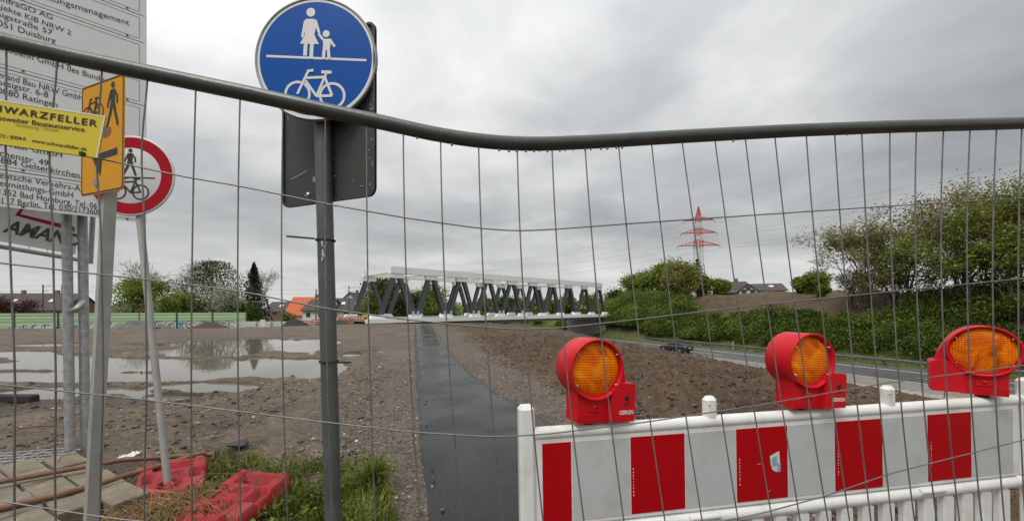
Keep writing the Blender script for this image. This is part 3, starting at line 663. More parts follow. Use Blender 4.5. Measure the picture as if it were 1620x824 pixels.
# ------------------------------------------------------------------ heaps, blocks and plant round the bridge
def heap(px, Y, wpx, hpx, m_, label, seed):
    c = at(px, Y); rg = np.random.RandomState(seed); W, H = wpx * Y / F, hpx * Y / F
    g_ = np.linspace(-1, 1, 34); gx, gy = np.meshgrid(g_, g_); rr_ = np.sqrt(gx ** 2 + gy ** 2)
    h = np.clip(1 - rr_ * (1 + .25 * fbm(gx * 2 + seed, gy * 2, 3)), 0, 1) ** .85 * H * (1 + .55 * fbm(gx * 3 + seed, gy * 3 + 9, 4)) - .05
    V = np.stack([gx.ravel() * W / 2 + c.x, gy.ravel() * W / 2 * .7 + c.y, h.ravel() + c.z], 1)
    V[:, 2] = np.maximum(V[:, 2], terrain(V[:, 0], V[:, 1], False) - .3 * (rr_.ravel() > .9))
    i_ = np.arange(34 * 34).reshape(34, 34)
    o = npmesh('earth_heap', V, np.stack([i_[:-1, :-1], i_[:-1, 1:], i_[1:, 1:], i_[1:, :-1]], -1).reshape(-1, 4), m_, smooth=False); tag(o, label, 'heap', 'heaps of earth on the lot')
heap(214, 44, 70, 15, 'mud_grey', 'grey gravel heap in front of the green noise barrier', 1)
heap(255, 45, 34, 8, 'mud_grey', 'small low gravel heap beside the orange-brown painted noise barrier post', 2)
heap(330, 42, 62, 12, 'mud_brown', 'reddish brown earth heap in front of the graffiti', 3)
heap(467, 45, 48, 14, 'mud_black', 'black conical heap in front of the grey concrete blocks', 4)
heap(530, 45, 56, 9, 'mud_black', 'low black heap behind the post of the blue round sign', 5)
heap(395, 46, 30, 5, 'mud_grey', 'flat grey heap at the end of the green noise barrier', 6)
c = at(416, 40); sgn = empty('site_notice_board', c, 'small white board standing alone in the muddy lot', 'board')
MB().box(c + Vector((0, 0, .48)), (.52, .04, .8), bev=.008).build('panel', 'wall_cream', sgn)
for q in (-.2, .2): MB().box(c + Vector((q, .045, .3)), (.05, .05, .8)).build('leg', 'rust', sgn)
for k in range(5):
    px = 396 + k * 23.5; c = at(px, 50 + k * .25); mb = MB(); L_ = 1.9
    mb.prism([(-.4, -.3), (.4, -.3), (.4, .2), (.28, .95), (-.28, .95), (-.4, .2)], L_, lambda a, z, h, c=c: c + Vector((h - L_ / 2, a, z)))
    tag(mb.build('concrete_block', 'concrete_far'), 'grey concrete barrier block in the row beside the green noise barrier', 'block', 'concrete blocks behind the black heap')
for k in range(7):
    px = 486 + k * 15; c = at(px, 49 - k * .35); rt = empty('safety_barrier', c, 'orange red plastic safety barrier in the row left of the bridge', 'barrier', 'orange barriers beside the bridge')
    for zz in (.35, .62, .88): MB().box(c + Vector((0, 0, zz)), (1.12, .05, .13)).build('board', 'barrier_orange', rt)
    for q in (-.5, .5): MB().box(c + Vector((q, 0, .4)), (.06, .065, 1.1)).build('post', 'barrier_orange', rt)
    MB().box(c + Vector((0, .0, .02)), (.5, .35, .1)).build('foot', 'rubber', rt)
c = at(583, 46); gn = empty('generator', c, 'yellow generator box standing at the end of the bridge', 'generator')
MB().box(c + Vector((0, 0, .62)), (1.15, .8, .85), bev=.05).build('housing', 'gen_yellow', gn)
MB().box(c + Vector((-.2, -.405, .62)), (.3, .012, .4)).build('panel', 'rubber', gn); MB().box(c + Vector((.25, -.405, .7)), (.3, .012, .25)).build('panel', 'rubber', gn)
for q in (-.4, .4): MB().box(c + Vector((q, 0, .1)), (.1, .75, .2)).build('skid', 'rubber', gn)

# ------------------------------------------------------------------ green noise barrier
A_, B_ = Vector((-80, 47.0, 0)), Vector((-42.0, 60, 0)); dv = (B_ - A_); ln = dv.length; dv.normalize(); nv = Vector((dv.y, -dv.x, 0))
nb = empty('noise_barrier', Vector((A_.x, A_.y, -1.9)), 'pale green ribbed noise barrier with dark posts and graffiti', 'noise barrier')
nP = 9; pl = ln / nP; NZ0, NZ1 = -1.95, 0.66
for k in range(nP + 1):
    p = A_ + dv * pl * k; MB().beam(p + Vector((0, 0, NZ0 - .3)), p + Vector((0, 0, NZ1 + .06)), .2, .2, up=dv).build('post', 'post_dark' if k != 6 else 'paint_rust', nb)
for k in range(nP):
    for j in range(6):
        h = (NZ1 - NZ0) / 6; a = A_ + dv * (pl * k + .11); b_ = A_ + dv * (pl * (k + 1) - .11); z = NZ0 + h * (j + .5)
        mb = MB(); mb.beam(a + Vector((0, 0, z)), b_ + Vector((0, 0, z)), .09, h - .015)
        if j > 2: mb.beam(a + nv * .055 + Vector((0, 0, z)), b_ + nv * .055 + Vector((0, 0, z)), .05, h * .4)
        mb.build('panel', 'noise_green' if j % 2 else 'noise_pale', nb)
gp = Plane(A_ + nv * .052 + Vector((0, 0, NZ0)), dv, (0, 0, 1)); rg = random.Random(4)
if gp.n.dot(nv) < 0: gp.n = -gp.n
fa, fb, fc = Flat(gp, (0, 0), 1, off=.006), Flat(gp, (0, 0), 1, off=.003), Flat(gp, (0, 0), 1, off=.004)
x = 13.5
while x < ln - 1:
    r0 = rg.uniform(.45, .85); y0 = rg.uniform(.45, .75)
    pts = [(x + r0 * 1.3 * math.cos(a), y0 + r0 * .75 * math.sin(a)) for a in [i * .4487 for i in range(14)]]
    (fc if rg.random() < .16 else fb).poly(pts)
    for q in range(3): fa.ring(x + rg.uniform(-.2, .3), y0 + rg.uniform(-.1, .15), r0 * rg.uniform(.35, .95), .07, 16, rg.uniform(0, 2), rg.uniform(3.5, 6.2))
    if rg.random() < .6: fa.line((x, y0 - r0 * .6), (x + rg.uniform(.3, .9), y0 + r0 * .7), .09)
    x += r0 * rg.uniform(1.3, 2.3)
for q in range(6):
    x = 3 + q * 1.5; fb.poly([(x, .5), (x + 1.1, .45), (x + 1.2, 1.1), (x + .1, 1.2)]); fa.line((x, .5), (x + .2, 1.15), .1); fa.line((x, 1.15), (x + 1, 1.1), .1); fa.ring(x + .6, .8, .25, .08, 12)
fb.build('graffiti', 'paint_white', nb); fa.build('graffiti', 'paint_black', nb); fc.build('graffiti', 'paint_blue', nb)

# ------------------------------------------------------------------ houses
def house(px0, px1, eave, ridge, Y, depth, yaw, wallm, roofm, label, base=-2.2, wins=3, gable_front=False, chim=1, dormers=0):
    x0, x1 = (px0 - CX) / F * Y, (px1 - CX) / F * Y; W = x1 - x0; c = Vector(((x0 + x1) / 2, Y + depth / 2, base))
    ez, rz_ = CAMH - (eave - HOR) / F * Y - base, CAMH - (ridge - HOR) / F * Y - base
    h = empty('house', c, label, 'house', 'houses beyond the site', (0, 0, R(yaw)))
    w2, d2 = W / 2, depth / 2; mb = MB()
    if gable_front:
        prof = [(-w2, 0), (w2, 0), (w2, ez), (0, rz_ - .15), (-w2, ez)]; mb.prism(prof, depth, lambda a, z, q: Vector((a, q - d2, z)))
    else:
        prof = [(-d2, 0), (d2, 0), (d2, ez), (0, rz_ - .15), (-d2, ez)]; mb.prism(prof, W, lambda a, z, q: Vector((q - w2, a, z)))
    mb.build('wall', wallm, h, False)
    rf = MB(); half = w2 if gable_front else d2; leng = depth if gable_front else W
    for sg in (-1, 1):
        e0 = (sg * (half + .5), ez - .5 * (rz_ - ez) / half); r0 = (0, rz_)
        poly = [e0, r0, (0, rz_ + .2), (sg * (half + .5), e0[1] + .2)]
        rf.prism(poly, leng + .8, (lambda a, z, q: Vector((a, q - leng / 2 - .4, z))) if gable_front else (lambda a, z, q: Vector((q - leng / 2 - .4, a, z))))
    ro = rf.build('roof', roofm, h, False)
    for k in range(chim):
        q = (-.25 + .5 * k) * (leng * .8) if chim > 1 else leng * .2
        pc = Vector((0, q, rz_ + .3)) if gable_front else Vector((q, 0, rz_ + .3)); MB().box(pc, (.6, .6, 1.3)).build('chimney', 'wall_brick', ro, False)
    if not gable_front:
        sl = (rz_ - ez) / d2
        for k in range(wins):                                     # roof lights on the front slope
            q = (-.5 + (k + .6) / wins) * W * .85; y_ = -d2 * .5; z = ez + (y_ + d2) * sl + .25
            MB().box((q, y_, z), (.9, 1.0, .08), Matrix.Rotation(math.atan(sl), 3, 'X')).build('roof_light', 'wall_white', ro, False)
        for k in range(wins + 1):
            q = (-.5 + (k + .5) / (wins + 1)) * W; zz = ez * .62
            f = MB().box((q, -d2 - .02, zz), (1.2, .1, 1.2)).build('window', 'wall_white', h, False); MB().box((q, -d2 - .06, zz), (1.0, .06, 1.0)).build('pane', 'window_glass', f, False)
    else:
        for q in (-.22, .22):
            f = MB().box((q * W, -d2 - .02, ez * .72), (1.1, .1, 1.3)).build('window', 'wall_white', h, False); MB().box((q * W, -d2 - .06, ez * .72), (.9, .06, 1.1)).build('pane', 'window_glass', f, False)
        f = MB().box((0, -d2 - .02, ez + (rz_ - ez) * .35), (1.0, .1, 1.1)).build('window', 'wall_white', h, False); MB().box((0, -d2 - .06, ez + (rz_ - ez) * .35), (.8, .06, .9)).build('pane', 'window_glass', f, False)
    return h
house(-40, 93, 489, 464, 88, 9, 3, 'wall_brick', 'roof_dark', 'long dark roofed house behind the left noise barrier', wins=2, chim=2)
house(160, 300, 496, 476, 92, 9, -2, 'wall_brick', 'roof_dark', 'low dark roofed house between the pipes and the green trees', wins=0, chim=0)
house(450, 500, 497, 470, 98, 10, 4, 'wall_cream', 'roof_orange', 'house with an orange tiled roof', wins=1, chim=1)
house(480, 520, 490, 474, 90, 8, -6, 'wall_white', 'roof_dark', 'white walled house with dark roof in front of the orange roof', wins=1, chim=0)
house(520, 572, 490, 472, 93, 8, 3, 'wall_white', 'roof_dark', 'white walled house with two roof lights beside the bridge end', wins=2, chim=0)
house(536, 570, 480, 463, 101, 7, 0, 'wall_white', 'roof_dark', 'house with a steep dark gable rising behind the white walled houses', gable_front=True, chim=1)
house(418, 452, 492, 478, 100, 8, 0, 'wall_brick', 'roof_dark', 'dark roofed house behind the conifer', wins=1, chim=0)
house(1152, 1192, 462, 445, 86, 8, -20, 'wall_brick', 'roof_dark', 'house with a hipped dark roof on the embankment', base=4.0, wins=0, chim=1)
house(1190, 1216, 460, 449, 82, 9, -30, 'wall_white', 'roof_dark', 'white gabled house on top of the earth embankment', base=4.2, gable_front=True, chim=0)
house(1212, 1250, 459, 448, 86, 8, -20, 'wall_white', 'roof_dark', 'dark roofed house with a white roof light on the embankment', base=4.2, wins=1, chim=0)

# ------------------------------------------------------------------ poles and lines on the left
def pole(px, top, Y, label, arms=2):
    c = at(px, Y); H = CAMH - (top - HOR) / F * Y - c.z; p = empty('catenary_mast', c, label, 'mast', 'masts beyond the site')
    MB().tube([c - Vector((0, 0, .3)), c + Vector((0, 0, H))], [.16, .1], 8).build('shaft', 'rail_steel', p)
    for k in range(arms): MB().tube([c + Vector((-.2, 0, H - .5 - k * .9)), c + Vector((1.6 - .5 * k, 0, H - .3 - k * .9))], .045, 6).build('arm', 'rail_steel', p)
    return c + Vector((0, 0, H))
tops = [pole(68, 450, 76, 'slim mast in front of the long dark roof'), pole(500, 457, 82, 'mast in front of the orange roof'), pole(552, 452, 84, 'mast beside the steep dark gable'), pole(-60, 448, 74, 'mast left of the long dark roofed house'), pole(98, 451, 78, 'thin mast beside the chimney of the long house', 1)]
def cable(a, b_, sag, r, m_, name, label, n=14):
    a, b_ = Vector(a), Vector(b_); pts = [a.lerp(b_, i / n) - Vector((0, 0, sag * 4 * (i / n) * (1 - i / n))) for i in range(n + 1)]
    o = MB().tube(pts, r, 4).build(name, m_); tag(o, label, 'cable', 'overhead lines'); return o
for q in (.1, 1.0):
    for a, b_ in ((3, 0), (0, 1), (1, 2)): cable(tops[a] - Vector((0, 0, q)), tops[b_] - Vector((0, 0, q)), .5, .02, 'cable', 'overhead_line', 'thin overhead line strung between the masts on the left')

# ------------------------------------------------------------------ pylon
PY = 215; pc = Vector(((1105 - CX) / F * PY, PY, 4)); pz = lambda py: CAMH - (py - HOR) / F * PY
py_ = empty('electricity_pylon', pc, 'red and white lattice electricity pylon with three pairs of arms', 'pylon')
def lattice(z0, z1, w0, w1, n, m_, r=.16):
    mb = MB(); cor = lambda z, k: Vector((pc.x + ((w0 + (w1 - w0) * (z - z0) / (z1 - z0)) / 2) * (1, 1, -1, -1)[k], pc.y + ((w0 + (w1 - w0) * (z - z0) / (z1 - z0)) / 2) * (1, -1, -1, 1)[k], z))
    for k in range(4): mb.tube([cor(z0, k), cor(z1, k)], r * 1.3, 4)
    for i in range(n):
        za, zb_ = z0 + (z1 - z0) * i / n, z0 + (z1 - z0) * (i + 1) / n
        for k in range(4): mb.tube([cor(za, k), cor(zb_, (k + 1) % 4)], r * .8, 4); mb.tube([cor(za, (k + 1) % 4), cor(zb_, k)], r * .8, 4)
    mb.build('mast_section', m_, py_)
lattice(4, pz(418), 7.0, 4.2, 5, 'pylon_grey'); lattice(pz(418), pz(392), 3.9, 3.6, 3, 'pylon_white'); lattice(pz(392), pz(380), 3.6, 3.3, 2, 'pylon_red')
lattice(pz(380), pz(372), 3.3, 3.0, 1, 'pylon_white'); lattice(pz(372), pz(360), 3.0, 2.7, 2, 'pylon_red'); lattice(pz(360), pz(352), 2.7, 2.5, 1, 'pylon_white')
lattice(pz(352), pz(342), 2.5, 2.0, 1, 'pylon_red'); lattice(pz(342), pz(327), 2.0, .2, 3, 'pylon_red')
ends = []
for yy, hl, dp in ((348, 22, 5), (368, 26, 6), (388, 31, 7)):
    z = pz(yy); zl = hl / F * PY
    for sg in (-1, 1):
        mb = MB(); tip = Vector((pc.x + sg * zl, pc.y - sg * 2, z - .3))
        for q in (-1.2, 1.2):
            mb.tube([Vector((pc.x + sg * 1.3, pc.y + q, z)), tip], .17, 4); mb.tube([Vector((pc.x + sg * 1.2, pc.y + q, z + dp / F * PY)), tip], .14, 4)
            for k in range(1, 5):
                f0 = k / 5; a = Vector((pc.x + sg * 1.3, pc.y + q, z)).lerp(tip, f0); b_ = Vector((pc.x + sg * 1.2, pc.y + q, z + dp / F * PY)).lerp(tip, f0 - .1); mb.tube([a, b_], .1, 4)
        mb.build('arm', 'pylon_red', py_); MB().tube([tip, tip - Vector((0, 0, 1.6))], .16, 5).build('insulator', 'pylon_grey', py_); ends.append(tip - Vector((0, 0, 1.6)))
for k, e_ in enumerate(ends):
    cable(e_, e_ + Vector((135, -120, 17 + (k // 2) * .5)), 6, .05, 'cable', 'power_line', 'power line running right from an arm of the red pylon', 20)
    cable(e_, e_ + Vector((-210, 230, 4)), 9, .05, 'cable', 'power_line', 'power line running left from an arm of the red pylon', 20)
top = Vector((pc.x, pc.y, pz(327))); gwire = cable(top, top + Vector((135, -120, 24)), 5, .04, 'cable', 'earth_wire', 'topmost thin wire running right from the tip of the red pylon', 20)
gwire['group'] = 'earth wires'

# ------------------------------------------------------------------ trees
RMIN = 0.0
def limb(mb, p, d, ln_, r, lvl, mx, tips, rg, spread=.75, up=.15, kids=3, ratio=.72, seg=3):
    pts = [p]; rs = [r]; q = p.copy(); dd = d.copy()
    for i in range(seg):
        dd = (dd + Vector((rg.gauss(0, .12), rg.gauss(0, .12), rg.gauss(0, .08) + up * .25))).normalized(); q = q + dd * (ln_ / seg); pts.append(q.copy()); rs.append(r * (1 - .45 * (i + 1) / seg))
    mb.tube(pts, [max(q_, RMIN) for q_ in rs], 6 if lvl < 2 else 4 if lvl < 3 else 3, cap=False)
    if lvl >= mx:
        tips.append(pts[-1]); tips.append(pts[1]); return
    if lvl >= mx - 1: tips.append(pts[-1])
    for k in range(kids + (1 if rg.random() < .4 else 0)):
        th = rg.uniform(0, 6.283); a = dd.orthogonal().normalized(); b_ = dd.cross(a)
        nd = (dd * 1.0 + (a * math.cos(th) + b_ * math.sin(th)) * rg.uniform(.45, 1.0) * spread + Vector((0, 0, up))).normalized()
        st = pts[-1] if k < 2 else pts[rg.randint(1, seg)]
        limb(mb, st, nd, ln_ * ratio * rg.uniform(.8, 1.15), rs[-1] * (.8 if k < 2 else .6), lvl + 1, mx, tips, rg, spread, up, kids, ratio, seg)
def tree(name, label, c, H, leaf, nleaf, size, seed, group, bark='bark', stems=1, mx=4, spread=.75, trunk=.3, sig=.06, fill=None, flat=0.0, up=.15, kids=3, cat='tree'):
    global RMIN
    RMIN = c[1] * .00022
    rg = random.Random(seed); rn = np.random.RandomState(seed); t = empty(name, c, label, cat, group); mb = MB(); tips = []
    for s in range(stems):
        b0 = Vector(c) + Vector((rg.gauss(0, .05 * H), rg.gauss(0, .05 * H), -.2)) * (1 if stems > 1 else 0) - Vector((0, 0, .2 if stems == 1 else 0))
        limb(mb, b0, Vector((rg.gauss(0, .1), rg.gauss(0, .1), 1)).normalized(), H * trunk * rg.uniform(.9, 1.1), H * (.022 if stems == 1 else .013), 0, mx, tips, rg, spread, up, kids, .74)
    zmax = max(p.z for p in tips) - c[2]; sc_ = H / zmax          # scale to the wanted height
    mb.v = [(c[0] + (p[0] - c[0]) * sc_, c[1] + (p[1] - c[1]) * sc_, c[2] - .2 + (p[2] - c[2] + .2) * sc_) for p in mb.v]
    mb.build('trunk', bark, t)
    T = np.array([[c[0] + (p.x - c[0]) * sc_, c[1] + (p.y - c[1]) * sc_, c[2] + (p.z - c[2]) * sc_] for p in tips])
    if nleaf > 0:
        C = T[rn.randint(0, len(T), nleaf)] + rn.normal(size=(nleaf, 3)) * sig * H * np.array([1, 1, .7])
        if fill:                                                  # ivy or undergrowth round the stem: (count, z0, z1, radius)
            n, z0, z1, rad = fill; th = rn.rand(n) * 6.283; zz = z0 + (z1 - z0) * rn.rand(n); lump = 1 + .8 * fbm(th * 1.2, zz / H * 6 + seed, 3)
            rr_ = rad * H * np.sqrt(rn.rand(n)) * lump * (1 - .6 * ((zz - (z0 + z1) / 2) / (z1 - z0) * 2) ** 2)
            C = np.vstack([C, np.stack([c[0] + rr_ * np.cos(th), c[1] + rr_ * np.sin(th), c[2] + zz * H], 1)])
        V, Fq = leafcloud(C, size, rn, .62, flat)
        npmesh('crown', V, Fq, leaf, t, clump_var(C, 9.0 / H, rn), off=c)
    return t
GL = 'trees behind the green noise barrier'
def tpx(px, top, Y, base=None): 
    c = at(px, Y); 
    if base is not None: c.z = base
    return c, CAMH - (top - HOR) / F * Y - c.z
c, H = tpx(248, 412, 74); tree('bare_tree', 'nearly bare pale tree rising behind the green bushes', c, H, 'leaf_oak', 260, .22, 1, GL, 'bark_grey', mx=5, sig=.03, spread=.9)
c, H = tpx(212, 440, 70); tree('leafy_tree', 'round leafy tree right behind the leaning sign pole', c, H, 'leaf_spring', 4200, .36, 2, GL, sig=.08, trunk=.22, fill=(2600, .1, .95, .38))
c, H = tpx(268, 462, 66); tree('leafy_bush', 'bright green rounded bush right of the leaning sign pole', c, H, 'leaf_spring', 3800, .32, 3, GL, stems=3, sig=.12, trunk=.2, fill=(1500, .1, .8, .4))
c, H = tpx(338, 408, 72); tree('ivy_tree', 'dark ivy covered tree with bare twigs on top', c, H, 'leaf_ivy', 250, .3, 4, GL, mx=5, sig=.05, spread=.95, fill=(7500, .10, .95, .36))
c, H = tpx(362, 455, 66); tree('blossom_tree', 'low tree with white blossom in front of the ivy covered tree', c, H, 'leaf_blossom', 3000, .26, 5, GL, stems=3, sig=.13, trunk=.2, fill=(900, .1, .8, .5))
c, H = tpx(434, 428, 74); tree('blossom_tree', 'tall airy whitish tree right behind the dark conifer', c, H, 'leaf_blossom', 1500, .2, 6, GL, 'bark_grey', mx=5, sig=.05, spread=.8)
c, H = tpx(300, 430, 78); tree('bare_tree', 'bare twiggy tree between the bush and the ivy covered tree', c, H, 'leaf_oak', 150, .2, 7, GL, 'bark_grey', mx=5, sig=.03)
c, H = tpx(10, 470, 70); tree('purple_shrub', 'dark purple leaved shrub in front of the long dark roof', c, H, 'leaf_purple', 2200, .3, 8, GL, stems=3, sig=.14, trunk=.2)
c, H = tpx(388, 478, 66); tree('leafy_bush', 'dark green bush under the conifer', c, H, 'leaf_hedge', 2600, .3, 9, GL, stems=3, sig=.14, trunk=.2, fill=(800, .1, .7, .6))
c, H = tpx(455, 492, 64); tree('leafy_bush', 'small bush in front of the orange roofed house', c, H, 'leaf_oak', 1200, .25, 10, GL, stems=3, sig=.15, trunk=.2)
# conifer: whorls of drooping sprays round a straight stem
c, H = tpx(402, 415, 69); con = empty('conifer', c, 'dark pointed conifer behind the end of the noise barrier', 'tree', GL); rn = np.random.RandomState(3)
MB().tube([c - Vector((0, 0, .2)), c + Vector((0, 0, H * .96))], [.22, .03], 6).build('trunk', 'bark', con)
n = 7000; zz = rn.rand(n) ** 1.1; ang = rn.rand(n) * 6.283; lob = 1 + .35 * np.sin(ang * 5 + zz * 40) + .35 * fbm(ang, zz * 12, 2); rad = (1 - zz) ** .8 * H * .23 * lob * np.sqrt(rn.rand(n)) * (zz < .985)
C = np.stack([c.x + rad * np.cos(ang), c.y + rad * np.sin(ang), c.z + H * (.06 + .94 * zz) - rad * .25], 1); V, Fq = leafcloud(C, .34, rn, .45)
npmesh('crown', V, Fq, 'leaf_conifer', con, clump_var(C, 1.1, rn), off=c)
GB = 'trees behind the bridge'
for i, (px, top, Y, leaf, lab, nl) in enumerate(((606, 438, 84, 'leaf_ivy', 'tall dark tree behind the left end of the bridge', 3500), (592, 470, 80, 'leaf_hedge', 'dark bush below the tall tree at the bridge end', 2500), (640, 462, 82, 'leaf_ivy', 'dark tree seen through the first diagonals of the bridge', 3000),
        (672, 455, 88, 'leaf_spring', 'bright green tree seen through the second pair of diagonals', 3500), (700, 474, 86, 'leaf_spring', 'lower green tree sloping down behind the second diagonals', 2600), (770, 470, 120, 'leaf_oak', 'olive tree behind the middle of the bridge', 2600), (745, 482, 115, 'leaf_oak', 'low olive bush left of the olive tree', 1800),
        (800, 468, 125, 'leaf_hedge', 'dark green tree behind the middle of the bridge', 2800), (830, 472, 120, 'leaf_spring', 'light green tree behind the right half of the bridge', 2600), (865, 474, 118, 'leaf_oak', 'mixed olive green tree behind the right half of the bridge', 2600), (900, 468, 118, 'leaf_hedge', 'dense green tree behind the closely spaced diagonals', 2800),
        (935, 466, 116, 'leaf_spring', 'green tree behind the right end of the bridge', 2800), (976, 456, 125, 'leaf_ivy', 'rounded greyish tree beyond the right end of the bridge', 2200), (955, 476, 112, 'leaf_oak', 'olive bush beyond the right end of the bridge', 2000), (1000, 474, 112, 'leaf_spring', 'light green bush beside the brown earth mound', 2000), (850, 486, 110, 'leaf_spring', 'low bright bush below the bridge trees', 1600), (785, 488, 108, 'leaf_hedge', 'low dark bush beyond the bridge deck', 1600))):
    b0 = -1.8 if px < 720 else -3.0
    c = Vector(((px - CX) / F * Y, Y, max(b0, gz0((px - CX) / F * Y, Y)) if px > 720 else gz0((px - CX) / F * Y, Y))); H = CAMH - (top - HOR) / F * Y - c.z
    tree('leafy_tree', lab, c, H * .98, leaf, int(nl * 1.2), .6 if Y > 100 else .45, 20 + i, GB, sig=.11, trunk=.2, stems=3, fill=(int(nl * .9), .02, .95, .46), mx=3)

# far bank: tree group by the pylon, tall trees on the right
GR = 'trees on the embankment'
def bank(px, o):
    k = (px - CX) / F; Y = (o + HP[0] * HN[0] + HP[1] * HN[1]) / (k * HN[0] + HN[1]); x = k * Y; return Vector((x, Y, gz0(x, Y)))
for i, (px, o, top, leaf, lab, nl, fl) in enumerate(((1012, 15, 432, 'leaf_spring', 'left tree of the green group in front of the pylon', 5000, 2500), (1048, 17, 412, 'leaf_spring', 'tall full tree of the group left of the pylon', 7500, 3500), (1080, 15, 418, 'leaf_oak', 'olive tree directly in front of the pylon', 6000, 3000),
        (1112, 20, 436, 'leaf_spring', 'small light tree right below the pylon', 3500, 1500), (1140, 22, 442, 'leaf_spring', 'light green bush beside the dark hipped roof', 2800, 1200), (1030, 12, 465, 'leaf_hedge', 'dark lower bush at the foot of the green tree group', 4000, 2000), (1075, 12, 470, 'leaf_hedge', 'dark bush at the foot of the olive tree', 4000, 2000),
        (1268, 30, 440, 'leaf_hedge', 'dark rounded bush right of the embankment houses', 3500, 1500), (1290, 24, 430, 'leaf_spring', 'light bush between the houses and the tall trees', 3500, 1500), (1300, 19, 452, 'leaf_spring', 'bright yellowish bush at the end of the earth embankment', 3000, 1500))):
    c = bank(px, o); H = CAMH - (top - HOR) / F * c.y - c.z
    tree('leafy_tree', lab, c, H, leaf, int(nl * 1.2), .38, 50 + i, GR, sig=.11, trunk=.2, stems=3, fill=(int(fl * 1.5), .0, .9, .42), mx=4)
# small pine with flat tiers before the pylon
c = bank(1103, 20); H = CAMH - (408 - HOR) / F * c.y - c.z; pn = empty('pine_tree', c, 'small dark pine with tiered branches against the pylon mast', 'tree', GR); rn = np.random.RandomState(8)
MB().tube([c - Vector((0, 0, .3)), c + Vector((0, 0, H))], [.16, .03], 6).build('trunk', 'bark', pn)
n = 2400; tier = rn.randint(0, 7, n); zz = .45 + tier * .08; ang = rn.rand(n) * 6.283; rad = (1.06 - zz) * H * .34 * np.sqrt(rn.rand(n)) * (.6 + .5 * np.sin(ang * 3 + tier) ** 2)
C = np.stack([c.x + rad * np.cos(ang), c.y + rad * np.sin(ang), c.z + H * zz + rad * .18 + rn.normal(size=n) * .1], 1); V, Fq = leafcloud(C, .28, rn, .4); npmesh('crown', V, Fq, 'leaf_conifer', pn, rn.rand(n), off=c)
tall = ((1335, 15, 372, 'leaf_oak', 'slender multi-stemmed tree at the left edge of the tall tree group', 4200, 2), (1372, 16, 355, 'leaf_oak', 'airy flat topped tree with several thin stems', 5000, 3), (1410, 15, 358, 'leaf_oak', 'olive flat topped tree beside the airy tree', 5000, 2), (1450, 17, 332, 'leaf_bronze', 'bronze tinged tall tree in the middle of the group', 6500, 3),
        (1478, 13, 345, 'leaf_spring', 'bright green tree in front of the bronze tinged tree', 6000, 2), (1520, 17, 304, 'leaf_bronze', 'tallest bronze tree with open crown and dark stems', 7500, 3), (1560, 15, 312, 'leaf_oak', 'tall olive tree beside the tallest bronze tree', 7000, 2), (1598, 16, 296, 'leaf_oak', 'tall tree with tufted top at the end of the group', 7500, 2), (1640, 15, 300, 'leaf_spring', 'tall green tree beyond the tufted tree', 7000, 2),
        (1432, 12, 395, 'leaf_hedge', 'dark understorey tree below the bronze tinged tree', 4500, 3), (1545, 12, 385, 'leaf_hedge', 'dark understorey tree below the tallest tree', 5000, 3), (1605, 12, 370, 'leaf_spring', 'green understorey tree below the tufted tree', 5000, 3), (1355, 14, 430, 'leaf_bronze', 'brownish twiggy shrub below the slender tree', 3000, 4), (1400, 13, 430, 'leaf_bronze', 'brown undergrowth shrub below the flat topped trees', 3000, 4), (1690, 14, 310, 'leaf_oak', 'outermost olive tree of the tall group', 6000, 2))
for i, (px, o, top, leaf, lab, nl, st) in enumerate(tall):
    c = bank(px, o); H = CAMH - (top - HOR) / F * c.y - c.z
    tree('tall_tree', lab, c, H * 1.13, leaf, int(nl * (.8 if px < 1500 else 1.0)), .25, 70 + i, 'tall trees on the right embankment', stems=st, sig=.038, trunk=.34, spread=.8, mx=4, up=.1, flat=.4)
# dense shrub belt on the slope between the verge and the trees
rn = np.random.RandomState(21); Cs = []; Vr = []; mbw = MB()
for k in range(760):
    a = rn.uniform(-36, 62); o = rn.uniform(4.2, 11.5)
    if a < 2: o = rn.uniform(4.2, 17)
    if a > 30: o = rn.uniform(3.2, 8.0) - 4.5 * min(1, (a - 26) / 12); o = max(o, 2.4)
    p = hpt(o, a); z = gz0(p.x, p.y); rad = rn.uniform(1.0, 1.9) * (1.15 if a < 2 else .9); n = int(310 * rad)
    d = rn.normal(size=(n, 3)); d /= np.linalg.norm(d, axis=1)[:, None]; d[:, 2] = np.abs(d[:, 2]) * 1.1 - .25
    rr_ = rad * (.55 + .5 * rn.rand(n) ** .5) * (1 + .5 * fbm(d[:, 0] * 2 + k, d[:, 1] * 2 + d[:, 2], 3))
    C = d * rr_[:, None] * np.array([1, 1, .95]) + np.array([p.x, p.y, z + rad * .55]); Cs.append(C)
    Vr.append(np.clip(.42 + .22 * rn.normal() + .28 * rn.normal(size=n), 0, 1))
    for q in range(2): mbw.tube([(p.x, p.y, z - .2), (p.x + rn.normal() * .6, p.y + rn.normal() * .6, z + rad * 1.3)], [.035, .01], 3, cap=False)
for k in range(150):
    a = rn.uniform(30, 50); o = rn.uniform(4, 12); p = hpt(o, a); z = gz0(p.x, p.y); rad = rn.uniform(1.3, 2.3); n = int(260 * rad)
    d = rn.normal(size=(n, 3)); d /= np.linalg.norm(d, axis=1)[:, None]; d[:, 2] = np.abs(d[:, 2]) * 1.1 - .25
    rr_ = rad * (.55 + .5 * rn.rand(n) ** .5) * (1 + .5 * fbm(d[:, 0] * 2 + k, d[:, 1] * 2 + d[:, 2], 3)); Cs.append(d * rr_[:, None] + np.array([p.x, p.y, z + rad * .6])); Vr.append(np.clip(.55 + .2 * rn.normal() + .25 * rn.normal(size=n), 0, 1))
C = np.vstack(Cs); V, Fq = leafcloud(C, .225, rn, .55, .15); hd = npmesh('shrub_belt', V, Fq, 'leaf_hedge', None, np.concatenate(Vr)); tag(hd, 'dense green shrub belt on the slope above the highway verge', 'shrubs', kind='stuff')
